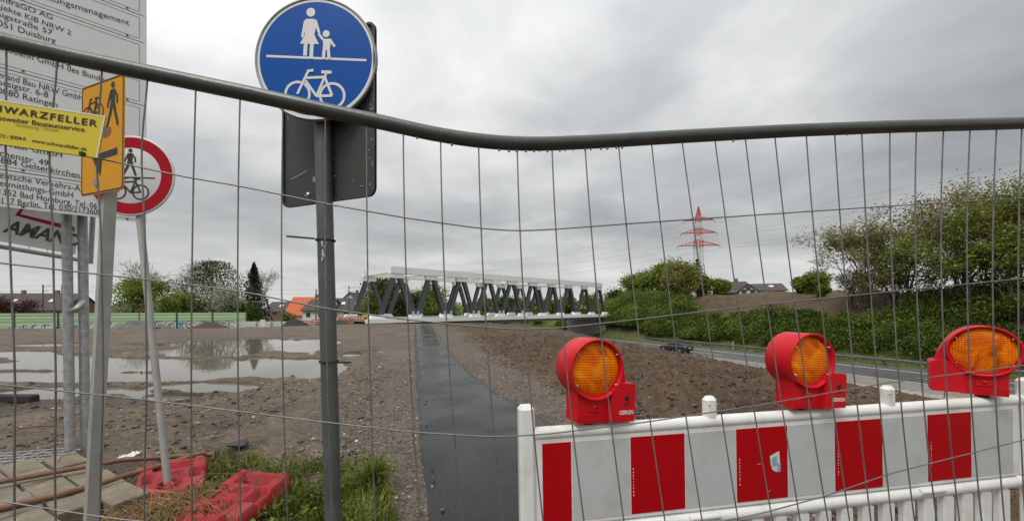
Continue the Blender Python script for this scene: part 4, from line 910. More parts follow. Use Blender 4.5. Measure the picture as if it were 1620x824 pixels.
bw = mbw.build('stems', 'bark', hd); bw['kind'] = 'stuff'
# verge grass
rn = np.random.RandomState(33); n = 9000; a = rn.uniform(-40, 75, n); o = rn.uniform(1.6, 5.2, n); px_ = HP[0] + HN[0] * o + HD[0] * a; py2 = HP[1] + HN[1] * o + HD[1] * a; zz = terrain(px_, py2, False)
C = np.stack([px_, py2, zz + .1], 1); V, Fq = leafcloud(C, .32, rn, .3, -.5); tag(npmesh('verge_grass', V, Fq, 'blade', None, rn.rand(n)), 'rough grass on the verge behind the guard rail', 'grass', kind='stuff')

# ------------------------------------------------------------------ highway furniture and car
def board(px, py, Y, wpx, hpx, label, m_='wall_white'):
    p = P(px, py, Y); g_ = gz0(p.x, p.y); t = empty('road_sign', Vector((p.x, p.y, g_)), label, 'sign', 'white signs along the highway'); W, H = wpx * Y / F, hpx * Y / F
    MB().box(p, (W, .05, H), bev=.01).build('panel', m_, t)
    for q in (-.3, .3): MB().box((p.x + q * W, p.y + .06, (g_ + p.z) / 2 + .1), (.06, .06, p.z - g_ + .2)).build('post', 'rail_steel', t)
    MB().box((p.x, p.y - .031, p.z), (W * .55, .006, H * .5)).build('print', 'line_ink', t)
board(888, 531, 52, 8, 13, 'white roadside panel in front of the brown earth below the bridge'); b_ = bank(973, 3.2); board(973, 525, b_.y, 7, 11, 'white roadside panel in front of the shrub belt near the bridge')
p = P(841, 525, 50); g_ = gz0(p.x, p.y); cb = empty('roadside_cabinet', Vector((p.x, p.y, g_)), 'pale grey metal cabinet on the grass under the bridge', 'cabinet')
MB().box((p.x, p.y, max(p.z, g_ + .5)), (1.3, .5, .95), bev=.03).build('housing', 'concrete_far', cb); MB().box((p.x, p.y, (p.z + g_) / 2 - .2), (.9, .4, max(.3, p.z - g_))).build('plinth', 'concrete', cb); MB().box((p.x + .2, p.y - .255, max(p.z, g_ + .5)), (.5, .012, .8)).build('door', 'sign_face', cb)
for px, lab in ((1009, 'white delineator post beside the shrub belt near the bridge'), (1160, 'white delineator post on the verge behind the black car'), (790, 'white delineator post below the bridge deck')):
    b_ = bank(px, 1.9); t = empty('delineator_post', b_, lab, 'delineator', 'delineator posts along the highway')
    MB().box(b_ + Vector((0, 0, .5)), (.14, .1, 1.15), bev=.02).build('body', 'wall_white', t); MB().box(b_ + Vector((0, -.055, .82)), (.13, .012, .2)).build('reflector', 'rubber', t)
cp = hpt(-7.6, 0); k = (1069 - CX) / F; o = -7.6; Yc = (o + HP[0] * HN[0] + HP[1] * HN[1]) / (k * HN[0] + HN[1])
car = empty('car', Vector((k * Yc, Yc, ROADZ)), 'black car driving away on the highway with red tail lights', 'car', rot=(0, 0, math.atan2(HD[1], HD[0])))
def loft(sections):      # list of (x, [(y,z)...]) closed rings
    mb = MB(); n = len(sections[0][1]); vs = [Vector((x, y, z)) for x, ring in sections for y, z in ring]; fs = [tuple(range(n))[::-1], tuple(range(len(vs) - n, len(vs)))]
    for i in range(len(sections) - 1):
        for j in range(n): fs.append((i * n + j, i * n + (j + 1) % n, (i + 1) * n + (j + 1) % n, (i + 1) * n + j))
    return mb.add(vs, fs, True)
def ring(wb, wt, z0, z1): return [(-wb * .96, z0), (wb * .96, z0), (wb, z0 + (z1 - z0) * .35), (wb * .98, z0 + (z1 - z0) * .75), (wt, z1), (-wt, z1), (-wb * .98, z0 + (z1 - z0) * .75), (-wb, z0 + (z1 - z0) * .35)]
loft([(-2.25, ring(.74, .62, .38, .86)), (-2.15, ring(.84, .74, .3, 1.0)), (-1.5, ring(.9, .8, .24, 1.04)), (0, ring(.92, .82, .22, .98)), (1.2, ring(.9, .8, .24, .92)), (2.0, ring(.84, .7, .28, .78)), (2.22, ring(.7, .5, .36, .66))]).build('body', 'car_paint', car, False)
gl = loft([(-1.95, [(-.7, .98), (.7, .98), (.68, 1.0), (-.68, 1.0)]), (-1.15, [(-.78, .98), (.78, .98), (.58, 1.4), (-.58, 1.4)]), (.1, [(-.78, .95), (.78, .95), (.6, 1.44), (-.6, 1.44)]), (1.05, [(-.76, .9), (.76, .9), (.72, .93), (-.72, .93)])]).build('window', 'window_glass', car, False)
MB().box((-.5, 0, 1.435), (1.4, 1.1, .04), bev=.015).build('roof', 'car_paint', car, False)
for sx in (-1.35, 1.35):
    for sy in (-.8, .8):
        wh = MB().lathe([(.0, -.1), (.24, -.1), (.32, -.08), (.33, 0), (.32, .08), (.24, .1), (0, .1)], lambda a, b_, h, sx=sx, sy=sy: Vector((sx + a, sy + h, .33 + b_)), 18).build('wheel', 'rubber', car, False)
        MB().lathe([(0, .0), (.2, .0)], lambda a, b_, h, sx=sx, sy=sy: Vector((sx + a, sy + math.copysign(.105, sy), .33 + b_)), 14).build('rim', 'rim', wh, False)
for sy in (-.6, .6): MB().box((-2.19, sy, .86), (.1, .4, .15), bev=.02).build('tail_light', 'tail_red', car, False)
MB().box((-2.262, 0, .72), (.02, .5, .11)).build('number_plate', 'wall_white', car, False)
# ------------------------------------------------------------------ foreground: project board on two pipes
BDp = Plane((-3.545, 3.68, 2.2), (0.716, 0.698, 0), (-0.015, -0.012, 1))     # u = 0 at the right-hand edge, grows to the right
BW_, BH_ = 2.5, 3.3
if BDp.n.y > 0: BDp.n = -BDp.n
def boardbox(pl_, u0, u1, v0, v1, t0, t1):
    mb = MB(); vs = [pl_.pt(u_, v_, o) for u_ in (u0, u1) for v_ in (v0, v1) for o in (t0, t1)]
    return mb.add(vs, [(0, 1, 3, 2), (4, 6, 7, 5), (0, 4, 5, 1), (2, 3, 7, 6), (0, 2, 6, 4), (1, 5, 7, 3)])
pb = empty('project_board', (-4.25, 3.55, 0), 'tall white construction project board with black company names on two pipes', 'sign board')
rows = []
for px, py in ((100, 5), (100, 68), (120, 133), (100, 168), (110, 275), (60, 333)): rows.append(BDp.ray(px, py)[1])
vtop = BH_; cuts = sorted(rows)
edges = [0.0, BDp.ray(20, 271)[1], BDp.ray(60, 206)[1], BDp.ray(60, 123)[1], BDp.ray(60, 75)[1], BDp.ray(51, 7)[1], BDp.ray(190, 12)[1], 3.0, BH_]
edges = sorted(edges)
for i in range(len(edges) - 1):
    boardbox(BDp, -BW_, 0, edges[i] + .004, edges[i + 1] - .004, -.012, 0).build('panel', 'white_board', pb)
    for vv in (edges[i] + .03, edges[i + 1] - .03): boardbox(BDp, -BW_ + .04, -.05, vv - .0025, vv + .0025, 0, .0012).build('rule', 'line_ink', pb)
    boardbox(BDp, -.053, -.048, edges[i] + .034, edges[i + 1] - .034, 0, .0012).build('rule', 'line_ink', pb)
    for uu in (-.14, -.75, -1.4): boardbox(BDp, uu, uu + .015, edges[i] + .012, edges[i] + .027, 0, .004).build('bolt', 'logo_dark', pb)
boardbox(BDp, -BW_ + .02, -.02, .02, BH_ - .02, -.03, -.013).build('backing', 'sign_greyback', pb)
for i, (px, Yp) in enumerate(((107.5, 3.53), (132.5, 3.62))):
    bx_, tx = (px + (4 if i == 0 else 3) - CX) / F * Yp, (px - 2 - CX) / F * Yp
    MB().tube([(bx_, Yp, -.1), (tx, Yp, 2.2), (tx - .03, Yp - .0, 5.3)], .035, 14).build('pipe', 'galv', pb)
MB().tube([P(112, 492, 3.5), P(121, 488, 3.47), P(131, 478, 3.58)], .022, 8).build('connector', 'galv', pb)
def btext(s, x0, y0, x1, y1, cap, parent=pb, plane=BDp, m_='black_ink', **kw): return put_text(s, m_, plane, plane.ray(x0, y0), plane.ray(x1, y1), parent, cap, **kw)
# baselines read off the photograph, in board coordinates
btext('Veranstaltungsmanagement', 2, -22, 205, 41, .05)
btext('DB InfraGO AG', -28, -8, 83, 32, .046)
btext('Gro\u00dfprojekte KIB NRW 2', -62, -8.5, 112, 56.5, .044); btext('K\u00f6nigstra\u00dfe 57', -30, 16.5, 83, 56.5, .044); btext('47051 Duisburg', -22, 35, 88, 70, .05)
btext('Autobahn GmbH des Bundes', -14, 75, 170, 132, .05)
btext('Amand Bau NRW GmbH', -12, 120, 132, 160, .05); btext('Borsigstr. 6-8', -14, 131, 76, 155, .05); btext('40880 Ratingen', -14, 145, 91, 171, .05)
btext('SpurRail GmbH', -24, 225, 98, 250, .05); btext('Zechenstr. 49', -22, 242, 76, 263, .05); btext('45884 Gelsenkirchen', -18, 254, 126, 282, .05)
btext('Deutsche Verkehrs-Assekuranz', -14, 279, 182, 312, .05); btext('Vermittlungs-GmbH', -12, 292, 115, 313, .05); btext('61352 Bad Homburg, Tel. 06172', -12, 306, 172, 333, .05); btext('10117 Berlin, Tel. 030/2173600', -12, 320, 160, 340, .05)

# AMAND banner in a tube frame behind the pipes
AMp = Plane((-4.25, 3.78, 1.78), (0.716, 0.698, -0.055), (0, 0, 1))
if AMp.n.y > 0: AMp.n = -AMp.n
am = empty('banner_frame', AMp.pt(0, 0), 'grey company banner in a galvanised tube frame below the project board', 'banner')
uR, vB = AMp.ray(143, 414); uL, vL = AMp.ray(-5, 389)
sl = (vB - vL) / (uR - uL); bl = lambda u_: vB + sl * (u_ - uR)
MB().tube([AMp.pt(uR - 1.6, bl(uR - 1.6)), AMp.pt(uR, bl(uR))], .021, 10).build('bottom_tube', 'galv', am); MB().tube([AMp.pt(uR, bl(uR) - .02), AMp.pt(uR - .02, bl(uR) + 1.0)], .021, 10).build('side_tube', 'galv', am)
mb = MB(); b0 = .045; mb.add([AMp.pt(u_, bl(u_) + h, o) for u_ in (uR - 1.58, uR - .10) for h in (b0, .9) for o in (-.004, 0)], [(0, 1, 3, 2), (4, 6, 7, 5), (0, 4, 5, 1), (2, 3, 7, 6), (0, 2, 6, 4), (1, 5, 7, 3)]); mb.build('banner_cloth', 'banner_grey', am)
for k in range(14): MB().tube([AMp.pt(uR - .06 - k * .11, bl(uR - .06 - k * .11), -.01), AMp.pt(uR - .06 - k * .11, bl(uR - .06 - k * .11) + .95, -.01)], .0025, 5).build('wire', 'galv', am)
for k in range(3): MB().tube([AMp.pt(uR - 1.58, bl(uR - 1.58) + .12 + k * .13, -.012), AMp.pt(uR, bl(uR) + .12 + k * .13, -.012)], .0025, 5).build('wire', 'galv', am)
btext('AMAND', 3, 366, 126, 391, .115, am, AMp, 'logo_dark', bold=.035, shear=.25, off=.004, name='lettering')
fl = Flat(AMp, (0, 0), 1, off=.005); q = lambda px, py: AMp.ray(px, py)
fl.poly([q(24, 341), q(33, 329), q(39, 329), q(33, 339), q(118, 359), q(118, 367)]); fl.build('logo_mark', 'logo_red', am)

# ------------------------------------------------------------------ round no-entry sign (pedestrians and cyclists) on a leaning pole
pr = empty('prohibition_sign', (-2.47, 2.71, 0.05), 'round red rimmed white sign with walker and bicycle on a leaning pole', 'sign')
RP = Plane((-2.874, 2.86, 2.376), (0.985, 0.10, 0.0), (-.03, .03, 1))
if RP.n.y > 0: RP.n = -RP.n
top_ = RP.pt(.02, .28, -.05); MB().tube([(-2.455, 2.712, 0.06), RP.pt(.02, -.2, -.045), top_], .0225, 12).build('pole', 'pale_post', pr)
def lathe_disc(pl_, prof, name, m_, parent, n=64, c=(0, 0)): return MB().lathe(prof, lambda a, b_, h: pl_.pt(c[0] + a, c[1] + b_, h), n).build(name, m_, parent)
lathe_disc(RP, [(0, -.012), (.3, -.012), (.306, -.006), (.306, .0), (.3, .003), (0, .003)], 'disc', 'sign_face', pr)
lathe_disc(RP, [(.212, .0036), (.292, .0036)], 'red_ring', 'sign_red', pr)
def symbol(pl_, name, m_, parent, off, fn, sc_=1):
    fl = Flat(pl_, (0, 0), sc_, off=off); fn(fl); return fl.build(name, m_, parent)
symbol(RP, 'walker_symbol', 'black_ink', pr, .0045, lambda f: f.walker(-.005, .10, .21)); symbol(RP, 'divider_line', 'black_ink', pr, .0045, lambda f: f.line((-.17, -.015), (.17, -.015), .010)); symbol(RP, 'bicycle_symbol', 'black_ink', pr, .0045, lambda f: f.bike(-.005, -.125, .27))
for v_ in (.05, -.15): MB().box(RP.pt(.02, v_, -.03), (.12, .03, .05)).build('clamp', 'sign_edge', pr)

# ------------------------------------------------------------------ yellow detour sign on a square post
yl_ = empty('detour_sign', (-2.29, 2.06, 0), 'orange yellow detour sign with bicycle, walker and arrow on a square post', 'sign')
YP = Plane((-2.373, 2.087, 1.99), (0.373, -0.137, 0), (.02, 0, 1))
if YP.n.y > 0: YP.n = -YP.n
def rrect(u0, u1, v0, v1, r, n=5):
    pts = []
    for cx, cy, a0 in ((u1 - r, v1 - r, 0), (u0 + r, v1 - r, 90), (u0 + r, v0 + r, 180), (u1 - r, v0 + r, 270)):
        for k in range(n + 1): a = R(a0 + 90 * k / n); pts.append((cx + r * math.cos(a), cy + r * math.sin(a)))
    return pts
def plate(pl_, u0, u1, v0, v1, r, t0, t1, name, m_, parent): return MB().prism(rrect(u0, u1, v0, v1, r), t1 - t0, lambda a, b_, h: pl_.pt(a, b_, t0 + h)).build(name, m_, parent)
plate(YP, 0, .40, 0, .60, .02, -.004, 0, 'plate', 'sign_yellow', yl_)
mb = MB(); rin, rout = rrect(.012, .388, .012, .588, .016), rrect(.004, .396, .004, .596, .019); n = len(rin); mb.add([YP.pt(*q_, .0008) for q_ in rin + rout], [(i, (i + 1) % n, n + (i + 1) % n, n + i) for i in range(n)]); mb.build('border', 'black_ink', yl_)
symbol(YP, 'bicycle_symbol', 'black_ink', yl_, .0012, lambda f: f.bike(.115, .44, .20)); symbol(YP, 'walker_symbol', 'black_ink', yl_, .0012, lambda f: f.walker(.30, .455, .24))
fl = Flat(YP, (0, 0), 1, off=.0012); fl.line((.15, .195), (.345, .205), .036); fl.poly([(.11, .20), (.21, .20), (.19, .09)]); fl.build('arrow_symbol', 'black_ink', yl_)
fl = Flat(YP, (0, 0), 1, off=.0010); fl.poly([(.24 + .045 * math.cos(i * .52) * (1 + .2 * math.sin(i * 2.3)), .32 + .032 * math.sin(i * .52)) for i in range(12)]); fl.build('smudge', 'rust', yl_)
rot45 = Matrix.Rotation(R(62), 3, 'Z'); pa, pbb = Vector((-2.288, 2.05, -.05)), Vector((-2.215, 2.09, 2.1)); mid_ = (pa + pbb) / 2
sh_ = MB(); half = .0255
cs = [rot45 @ Vector((a * half, b_ * half, 0)) for a, b_ in ((-1, -1), (1, -1), (1, 1), (-1, 1))]
vs = [p_ + q_ for p_ in (pa, pbb) for q_ in cs]; sh_.add(vs, [(0, 3, 2, 1), (4, 5, 6, 7)] + [(i, (i + 1) % 4, 4 + (i + 1) % 4, 4 + i) for i in range(4)]); sh_.build('post', 'pale_post', yl_)
for v_ in (.06, .35): MB().box(YP.pt(.19, v_, -.018), (.1, .03, .03)).build('clamp', 'sign_edge', yl_)

# ------------------------------------------------------------------ blue shared path sign
bs = empty('shared_path_sign', (-.63, 1.36, 0), 'round blue sign with woman, child and bicycle on a grey pole', 'sign')
SP = Plane((-.675, 1.305, 2.235), (1, -.02, -.055), (0, 0, 1))
if SP.n.y > 0: SP.n = -SP.n
MB().tube([(-.622, 1.36, -.05), (-.641, 1.36, .616), (-.69, 1.36, 2.42), (-.691, 1.36, 2.475)], [.028, .028, .028, .028], 20).build('pole', 'old_post', bs)
MB().lathe([(.0, .03), (.02, .027), (.032, .012), (.034, 0), (0, 0)], lambda a, b_, h: Vector((-.691 + a, 1.36 + b_, 2.455 + h)), 16).build('cap', 'rubber', bs)
lathe_disc(SP, [(0, -.016), (.206, -.016), (.211, -.012), (.211, .003), (.208, .004), (.2045, .003), (.204, .0005), (0, .0005)], 'disc', 'sign_edge', bs, 72)
lathe_disc(SP, [(.1955, .0012), (.2035, .0012)], 'white_rim', 'sign_white', bs, 72); lathe_disc(SP, [(0, .0012), (.1953, .0012)], 'blue_face', 'sign_blue', bs, 72)
k_ = 1.305 / F; fl = Flat(SP, (0, 0), k_, off=.002)
w_ = lambda px, py: (px - 501, -(py - 96) + (px - 501) * -.055)
g2 = lambda px, py: (px - 501, 96 - py + (px - 501) * .055)
fl.disc(*g2(489.5, 22.5), 7)
fl.poly([g2(482, 33), g2(496, 33), g2(499, 48), g2(497, 58), g2(505, 73), g2(475, 72), g2(482, 57), g2(480, 44)])
fl.line(g2(484, 72), g2(484, 91), 6); fl.line(g2(494, 72), g2(494, 96), 6); fl.line(g2(482, 36), g2(478, 62), 5, 4); fl.line(g2(497, 35), g2(505, 56), 5, 4)
fl.disc(*g2(516, 57), 5.6); fl.poly([g2(511, 65), g2(522, 65), g2(524, 73), g2(523, 83), g2(512, 83), g2(512, 73)]); fl.line(g2(514, 83), g2(514, 97), 5.01); fl.line(g2(521, 83), g2(523, 97), 5)
fl.line(g2(512, 67), g2(504, 57), 4.2, 3.6); fl.line(g2(522, 66), g2(531, 78), 4.2, 3.6)
fl.build('walkers_symbol', 'sign_white', bs); symbol(SP, 'divider_line', 'sign_white', bs, .002, lambda f: f.line((-79, 1), (81, 1), 3.6), k_); symbol(SP, 'bicycle_symbol', 'sign_white', bs, .002, lambda f: f.bike(2, -57, 96), k_)
for v_ in (.1, -.12): MB().box(SP.pt(-.01, v_, -.035), (.11, .04, .03)).build('clamp', 'sign_edge', bs)
BP2 = Plane((-.885, 1.47, 1.765), (.415, -.165, .0), (0, 0, 1))           # second sign seen from behind
if BP2.n.y > 0: BP2.n = -BP2.n
plate(BP2, 0, .45, 0, .60, .03, -.003, 0, 'rear_plate', 'sign_greyback', bs)['label'] = 'back of a rectangular grey sign plate behind the pole'
mb = MB(); ro_, ri_ = rrect(0, .45, 0, .6, .03), rrect(.007, .443, .007, .593, .026); n = len(ri_)
mb.add([BP2.pt(*q_, .0001 + .007) for q_ in ro_] + [BP2.pt(*q_, .007) for q_ in ri_] + [BP2.pt(*q_, 0.0002) for q_ in ri_], [(i, (i + 1) % n, n + (i + 1) % n, n + i) for i in range(n)] + [(n + i, n + (i + 1) % n, 2 * n + (i + 1) % n, 2 * n + i) for i in range(n)]); mb.build('folded_rim', 'sign_greyback', bs)
for v_ in (.08, .5): MB().beam(BP2.pt(.185, v_, .012), BP2.pt(.245, v_, .012), .03, .02).build('clamp', 'sign_edge', bs)
fl = Flat(BP2, (0, 0), 1, off=.0012); rg = random.Random(9)
for k in range(44):
    x, y = rg.gauss(.425, .012) if k < 30 else rg.uniform(.03, .42), rg.uniform(.02, .42) if k < 30 else rg.uniform(.03, .35)
    x = min(x, .436); a = rg.uniform(0, 3.1); ln_ = rg.uniform(.002, .016); fl.line((x, y), (x + ln_ * math.cos(a), y + ln_ * math.sin(a)), rg.uniform(.0008, .003), .0006)
for q_ in range(5): fl.line((.05 + q_ * .016, .105 + q_ * .004), (.068 + q_ * .016, .11 + q_ * .004), .0022, .001)
fl.build('scratches', 'scratch', bs)
MB().lathe([(0, .006), (.008, .006), (.009, 0), (.009, -.004)], lambda a, b_, h: BP2.pt(.155 + a, .03 + b_, .02 + h), 12).build('bolt', 'screw', bs)
for z_, sg in ((1.38 - (378 - HOR) / F * 1.33, -1), (1.38 - (573 - HOR) / F * 1.33, 1)):   # cable ties
    px_c = -.641 + (z_ - .616) * (-.049 / 1.804); mb = MB(); mb.lathe([(.0315, -.003), (.0335, -.003), (.0335, .003), (.0315, .003)], lambda a, b_, h: Vector((px_c + a, 1.36 + b_, z_ + h)), 20)
    mb.beam((px_c + sg * .02, 1.325, z_), (px_c + sg * .105, 1.30, z_ + .004), .0015, .006); mb.build('cable_tie', 'rubber', bs)
fl = Flat(Plane((-.663, 1.3285, 1.58), (1, 0, 0), (0, 0, 1)), (0, 0), 1, off=.0); fl.p.n = Vector((0, -1, 0)); rg = random.Random(2)
for k in range(9): x, y = rg.uniform(-.008, .01), rg.uniform(-.035, .03); fl.poly([(x - rg.uniform(.002, .006), y), (x, y - rg.uniform(.003, .012)), (x + rg.uniform(.002, .006), y), (x, y + rg.uniform(.003, .01))])
fl.build('sticker_rest', 'scratch', bs)

# ------------------------------------------------------------------ temporary construction fence
KX = [(-2, 10, 18, 23), (-1, 92, 84, 88), (0, 163, 160, 158), (1, 236, 229, 228), (2, 310, 303, 304), (3, 380, 376, 381), (4, 448, 446, 455), (5, 515, 516, 526), (6, 580, 583, 594), (7, 638, 645, 665), (8, 697, 706, 731), (9, 757, 768, 795), (10, 818, 830, 859), (11, 873, 889, 924), (12, 925, 948, 987), (13, 978, 1007, 1052), (14, 1030, 1063, 1111), (15, 1078, 1118, 1168), (16, 1130, 1170, 1222), (17, 1178, 1216, 1266), (18, 1225, 1260, 1310), (19, 1275, 1301, 1344), (20, 1320, 1342, 1378), (21, 1363, 1380, 1411), (22, 1408, 1415, 1447), (23, 1450, 1452, 1482), (24, 1493, 1491, 1518), (25, 1535, 1531, 1553), (26, 1577, 1571, 1589), (27, 1617, 1611, 1622)]
f0 = lambda k: (163 + 76.2 * k) / (1 + .01385 * k)
KX = [(k, f0(k), f0(k) + 5, f0(k) + 8) for k in (-5, -4, -3)] + KX + [(k, f0(k), f0(k) - 4, f0(k) + 4) for k in (28, 29, 30, 31)]
KA = np.array(KX, float)
TUBE = np.array([(-420, -30), (-200, 18), (0, 65), (120, 92), (240, 117), (400, 150), (500, 172), (600, 193), (680, 211), (740, 221), (800, 227), (860, 228), (950, 224), (1080, 216), (1250, 207), (1400, 201), (1620, 195), (1850, 187)], float)
ROW = [np.array(r_, float) for r_ in (
    [(-400, 130), (0, 229), (150, 250), (300, 282), (380, 295), (510, 322), (640, 345), (760, 362), (820, 366), (880, 363), (1000, 354), (1190, 341), (1400, 327), (1620, 314), (1850, 300)],
    [(-400, 368), (0, 416), (230, 442), (380, 460), (510, 487), (640, 505), (760, 517), (820, 521), (880, 519), (1000, 506), (1200, 482), (1400, 462), (1620, 440), (1850, 415)],
    [(-400, 575), (0, 607), (230, 631), (510, 666), (650, 682), (780, 690), (860, 686), (1010, 668), (1200, 640), (1400, 605), (1620, 577), (1850, 548)],
    [(-400, 745), (0, 790), (180, 818), (510, 850), (780, 872), (1000, 850), (1200, 811), (1304, 783), (1405, 748), (1620, 694), (1850, 640)])]
for q_ in (175, 350, 400): ROW.append(ROW[3] + np.array([0, q_]))
def wx(k, y):
    xs_ = [np.interp(k, KA[:, 0], KA[:, j]) for j in (1, 2, 3)]; ty = np.interp(xs_[0], TUBE[:, 0], TUBE[:, 1])
    y_ = min(y, 900.0)
    a, b_, c_ = (ty, 500.0, 824.0); l0 = (y_ - b_) * (y_ - c_) / ((a - b_) * (a - c_)); l1 = (y_ - a) * (y_ - c_) / ((b_ - a) * (b_ - c_)); l2 = (y_ - a) * (y_ - b_) / ((c_ - a) * (c_ - b_))
    x = xs_[0] * l0 + xs_[1] * l1 + xs_[2] * l2
    if k <= 1: x += -9 * math.exp(-((y - 240) / 95) ** 2) * (1 if k > -2 else .5) + 4 * math.exp(-((y - 600) / 120) ** 2)
    return float(x)
def fdepth(k, y):
    lean = .022 * math.exp(-((k - 12) / 7) ** 2) + .004; return .96 * (1 + .01385 * k) * (1 - lean * (min(y, 1000) - 220) / 160)
def fpt(k, y): return P(wx(k, y), y, fdepth(k, y))
fence = empty('construction_fence', fpt(13, 1240), 'galvanised wire mesh construction fence panel with a dented top tube', 'fence')
inv = lambda px: (px - 163) / (76.2 - .01385 * px)
tp = []
for px in np.linspace(f0(-4.2), f0(31.2), 90):
    y = np.interp(px, TUBE[:, 0], TUBE[:, 1]); k = inv(px); tp.append(P(px, y, fdepth(k, y)))
sm_ = [tp[0]] + [(tp[i - 1] + tp[i] * 2 + tp[i + 1]) / 4 for i in range(1, len(tp) - 1)] + [tp[-1]]
le, re_ = sm_[0], sm_[-1]
lpost = [Vector((le.x - .05, le.y - .003, -.02)), Vector((le.x - .05, le.y, le.z - .08)), le + Vector((-.035, 0, -.03))]; rpost = [re_ + Vector((.035, 0, -.03)), Vector((re_.x + .05, re_.y, re_.z - .08)), Vector((re_.x + .05, re_.y + .003, -.02))]
MB().tube(sm_, .0195, 18).build('top_tube', 'galv_tube', fence)
MB().tube(lpost + [sm_[0]], .0205, 14).build('side_tube', 'galv_tube', fence); MB().tube([sm_[-1]] + rpost, .0205, 14).build('side_tube', 'galv_tube', fence)
for k in range(-4, 32):
    ty = np.interp(wx(k, 200), TUBE[:, 0], TUBE[:, 1]) + 6
    pts = [fpt(k, y) for y in list(np.linspace(ty, 860, 22)) + [980, 1100, 1235]]
    MB().tube(pts, .0020, 6).build('wire', 'wire', fence)
for r_ in ROW:
    pts = []
    for k in np.linspace(-4.4, 31.4, 110):
        y = 400.0
        for _ in range(4): y = float(np.interp(wx(k, y), r_[:, 0], r_[:, 1]))
        pts.append(fpt(k, y) + Vector((0, -.0042, 0)))
    pts = [pts[0]] + [(pts[i - 1] + pts[i] * 2 + pts[i + 1]) / 4 for i in range(1, len(pts) - 1)] + [pts[-1]]
    MB().tube(pts, .0020, 6).build('wire', 'wire', fence)
mb = MB(); rg = random.Random(3)                                   # rain drops under the dented tube
for px in [792 + i * 13 + rg.uniform(-4, 4) for i in range(16)] + [60, 108, 660, 715, 1160, 1340]:
    y = np.interp(px, TUBE[:, 0], TUBE[:, 1]); q_ = P(px, y, fdepth(inv(px), y)) - Vector((0, .001, .0205)); s_ = rg.uniform(.6, 1.15)
    mb.lathe([(0, -.006 * s_), (.0025 * s_, -.005 * s_), (.0038 * s_, -.002 * s_), (.003 * s_, .0015), (.001, .003)], lambda a, b_, h, q_=q_: q_ + Vector((a, b_, h)), 8)
dr = mb.build('rain_drops', 'drop', fence); dr['kind'] = 'stuff'

# advert plate clipped on the fence
c0, c1, c2, c3 = (-175, 133), (167, 183), (154, 250), (-175, 205)
AP = Plane(P(154, 250, .945 - .012), (P(154, 250, .933) - P(-175, 203, .880)), (0, 0, 1))
if AP.n.y > 0: AP.n = -AP.n
ap = empty('fence_advert_plate', AP.o, 'yellow company advert plate clipped to the fence wires', 'plate')
ur, vr = AP.ray(167, 184); u3, v3 = AP.ray(-175, 205)
mb = MB(); poly = [(u3, 0), (0, 0), (ur, vr), (u3, vr + .0)]; mb.prism(poly, .003, lambda a, b_, h: AP.pt(a, b_, h - .003)); mb.build('plate', 'plate_yellow', ap)
fl = Flat(AP, (0, 0), 1, off=.0006); fl.line((u3, vr - .0015), (ur, vr - .0015), .003); fl.line((-.0015, 0), (ur - .0015, vr), .003); fl.build('light_edge', 'sign_white', ap)
atx = lambda s, x0, y0, x1, y1, cap, **kw: put_text(s, kw.pop('m_', 'black_ink'), AP, AP.ray(x0, y0), AP.ray(x1, y1), ap, cap, off=.0009, **kw)
atx('SCHWARZFELLER', -42, 171, 154, 201, .0155, bold=.028, spacing=1.25); atx('Bundesweiter Bauzaunservice', -32, 186, 134, 209, .011, bold=.012)
atx('Vermietung / Verkauf', 24, 200, 92, 209, .0078, m_='faint_ink'); atx('73 / 8904-0', 0, 218, 41, 223, .0085, bold=.01); atx('www.schwarzfeller.de', 50, 225, 137, 239, .0085, bold=.01)
for u_ in (-.03, -.35): MB().box(AP.pt(u_, .004, .002), (.008, .012, .008)).build('cable_tie', 'rubber', ap)

# ------------------------------------------------------------------ striped safety barrier with warning lamps
BA = Vector((.08, 1.2, 0)); byaw = math.asin(.16); broll = R(.9)
def make_barrier():
    t = empty('safety_fence', (0, 0, 0), '', '')
    loc = dict(world=False)
    MB().tube([(.0, 0, .983), (1.96, 0, .983)], .021, 14).build('top_rail', 'plastic_white', t, False)
    MB().box((.98, 0, .83), (1.955, .03, .285), bev=.006).build('panel', 'plastic_white', t, False)
    for x in (-.02,): MB().box((x, 0, .545), (.05, .05, 1.06), bev=.01).build('post', 'plastic_white', t, False)
    for x in (.62, 1.355): MB().box((x, .002, 1.005), (.046, .036, .13), bev=.012).build('stub', 'plastic_white', t, False)
    for x in (.605, .635, 1.34, 1.37): MB().lathe([(0, -.0215), (.003, -.0215), (.003, -.018)], lambda a, b_, h, x=x: Vector((x + a, h, 1.045 + b_)), 8).build('bolt', 'screw', t, False)
    MB().tube([(-.02, -.0, .662), (1.965, -.0, .662)], .024, 12).build('bottom_rail', 'plastic_white', t, False)
    bd = [.025, .122, .32, .515, .705, .908, 1.10, 1.308, 1.51, 1.718, 1.925]
    for i in range(10):
        MB().box(((bd[i] + bd[i + 1]) / 2, -.0158, .83), (bd[i + 1] - bd[i] - .004, .0016, .25)).build('reflective_strip', 'film_red' if i % 2 == 0 else 'film_white', t, False)
    k = 0; x = .06
    while x < 1.9: MB().box((x, 0, .365), (.05, .028, .55), bev=.006).build('slat', 'plastic_white', t, False); x += .0915
    for x in (.58, 1.52): MB().tube([(x - .055, -.02, .672), (x + .055, -.02, .672)], .011, 8).build('grip', 'plastic_white', t, False)
    MB().tube([(-.02, 0, .09), (1.965, 0, .09)], .026, 10).build('base_rail', 'plastic_white', t, False)
    for x in (.3, 1.6): MB().box((x, 0, .035), (.36, .7, .08), bev=.02).build('foot', 'rubber', t, False)
    return t
br = make_barrier(); tag(br, 'white plastic barrier with red and white reflective band carrying the red lamps', 'barrier', 'plastic barriers across the path')
ux = Vector((math.cos(byaw), math.sin(byaw), 0))
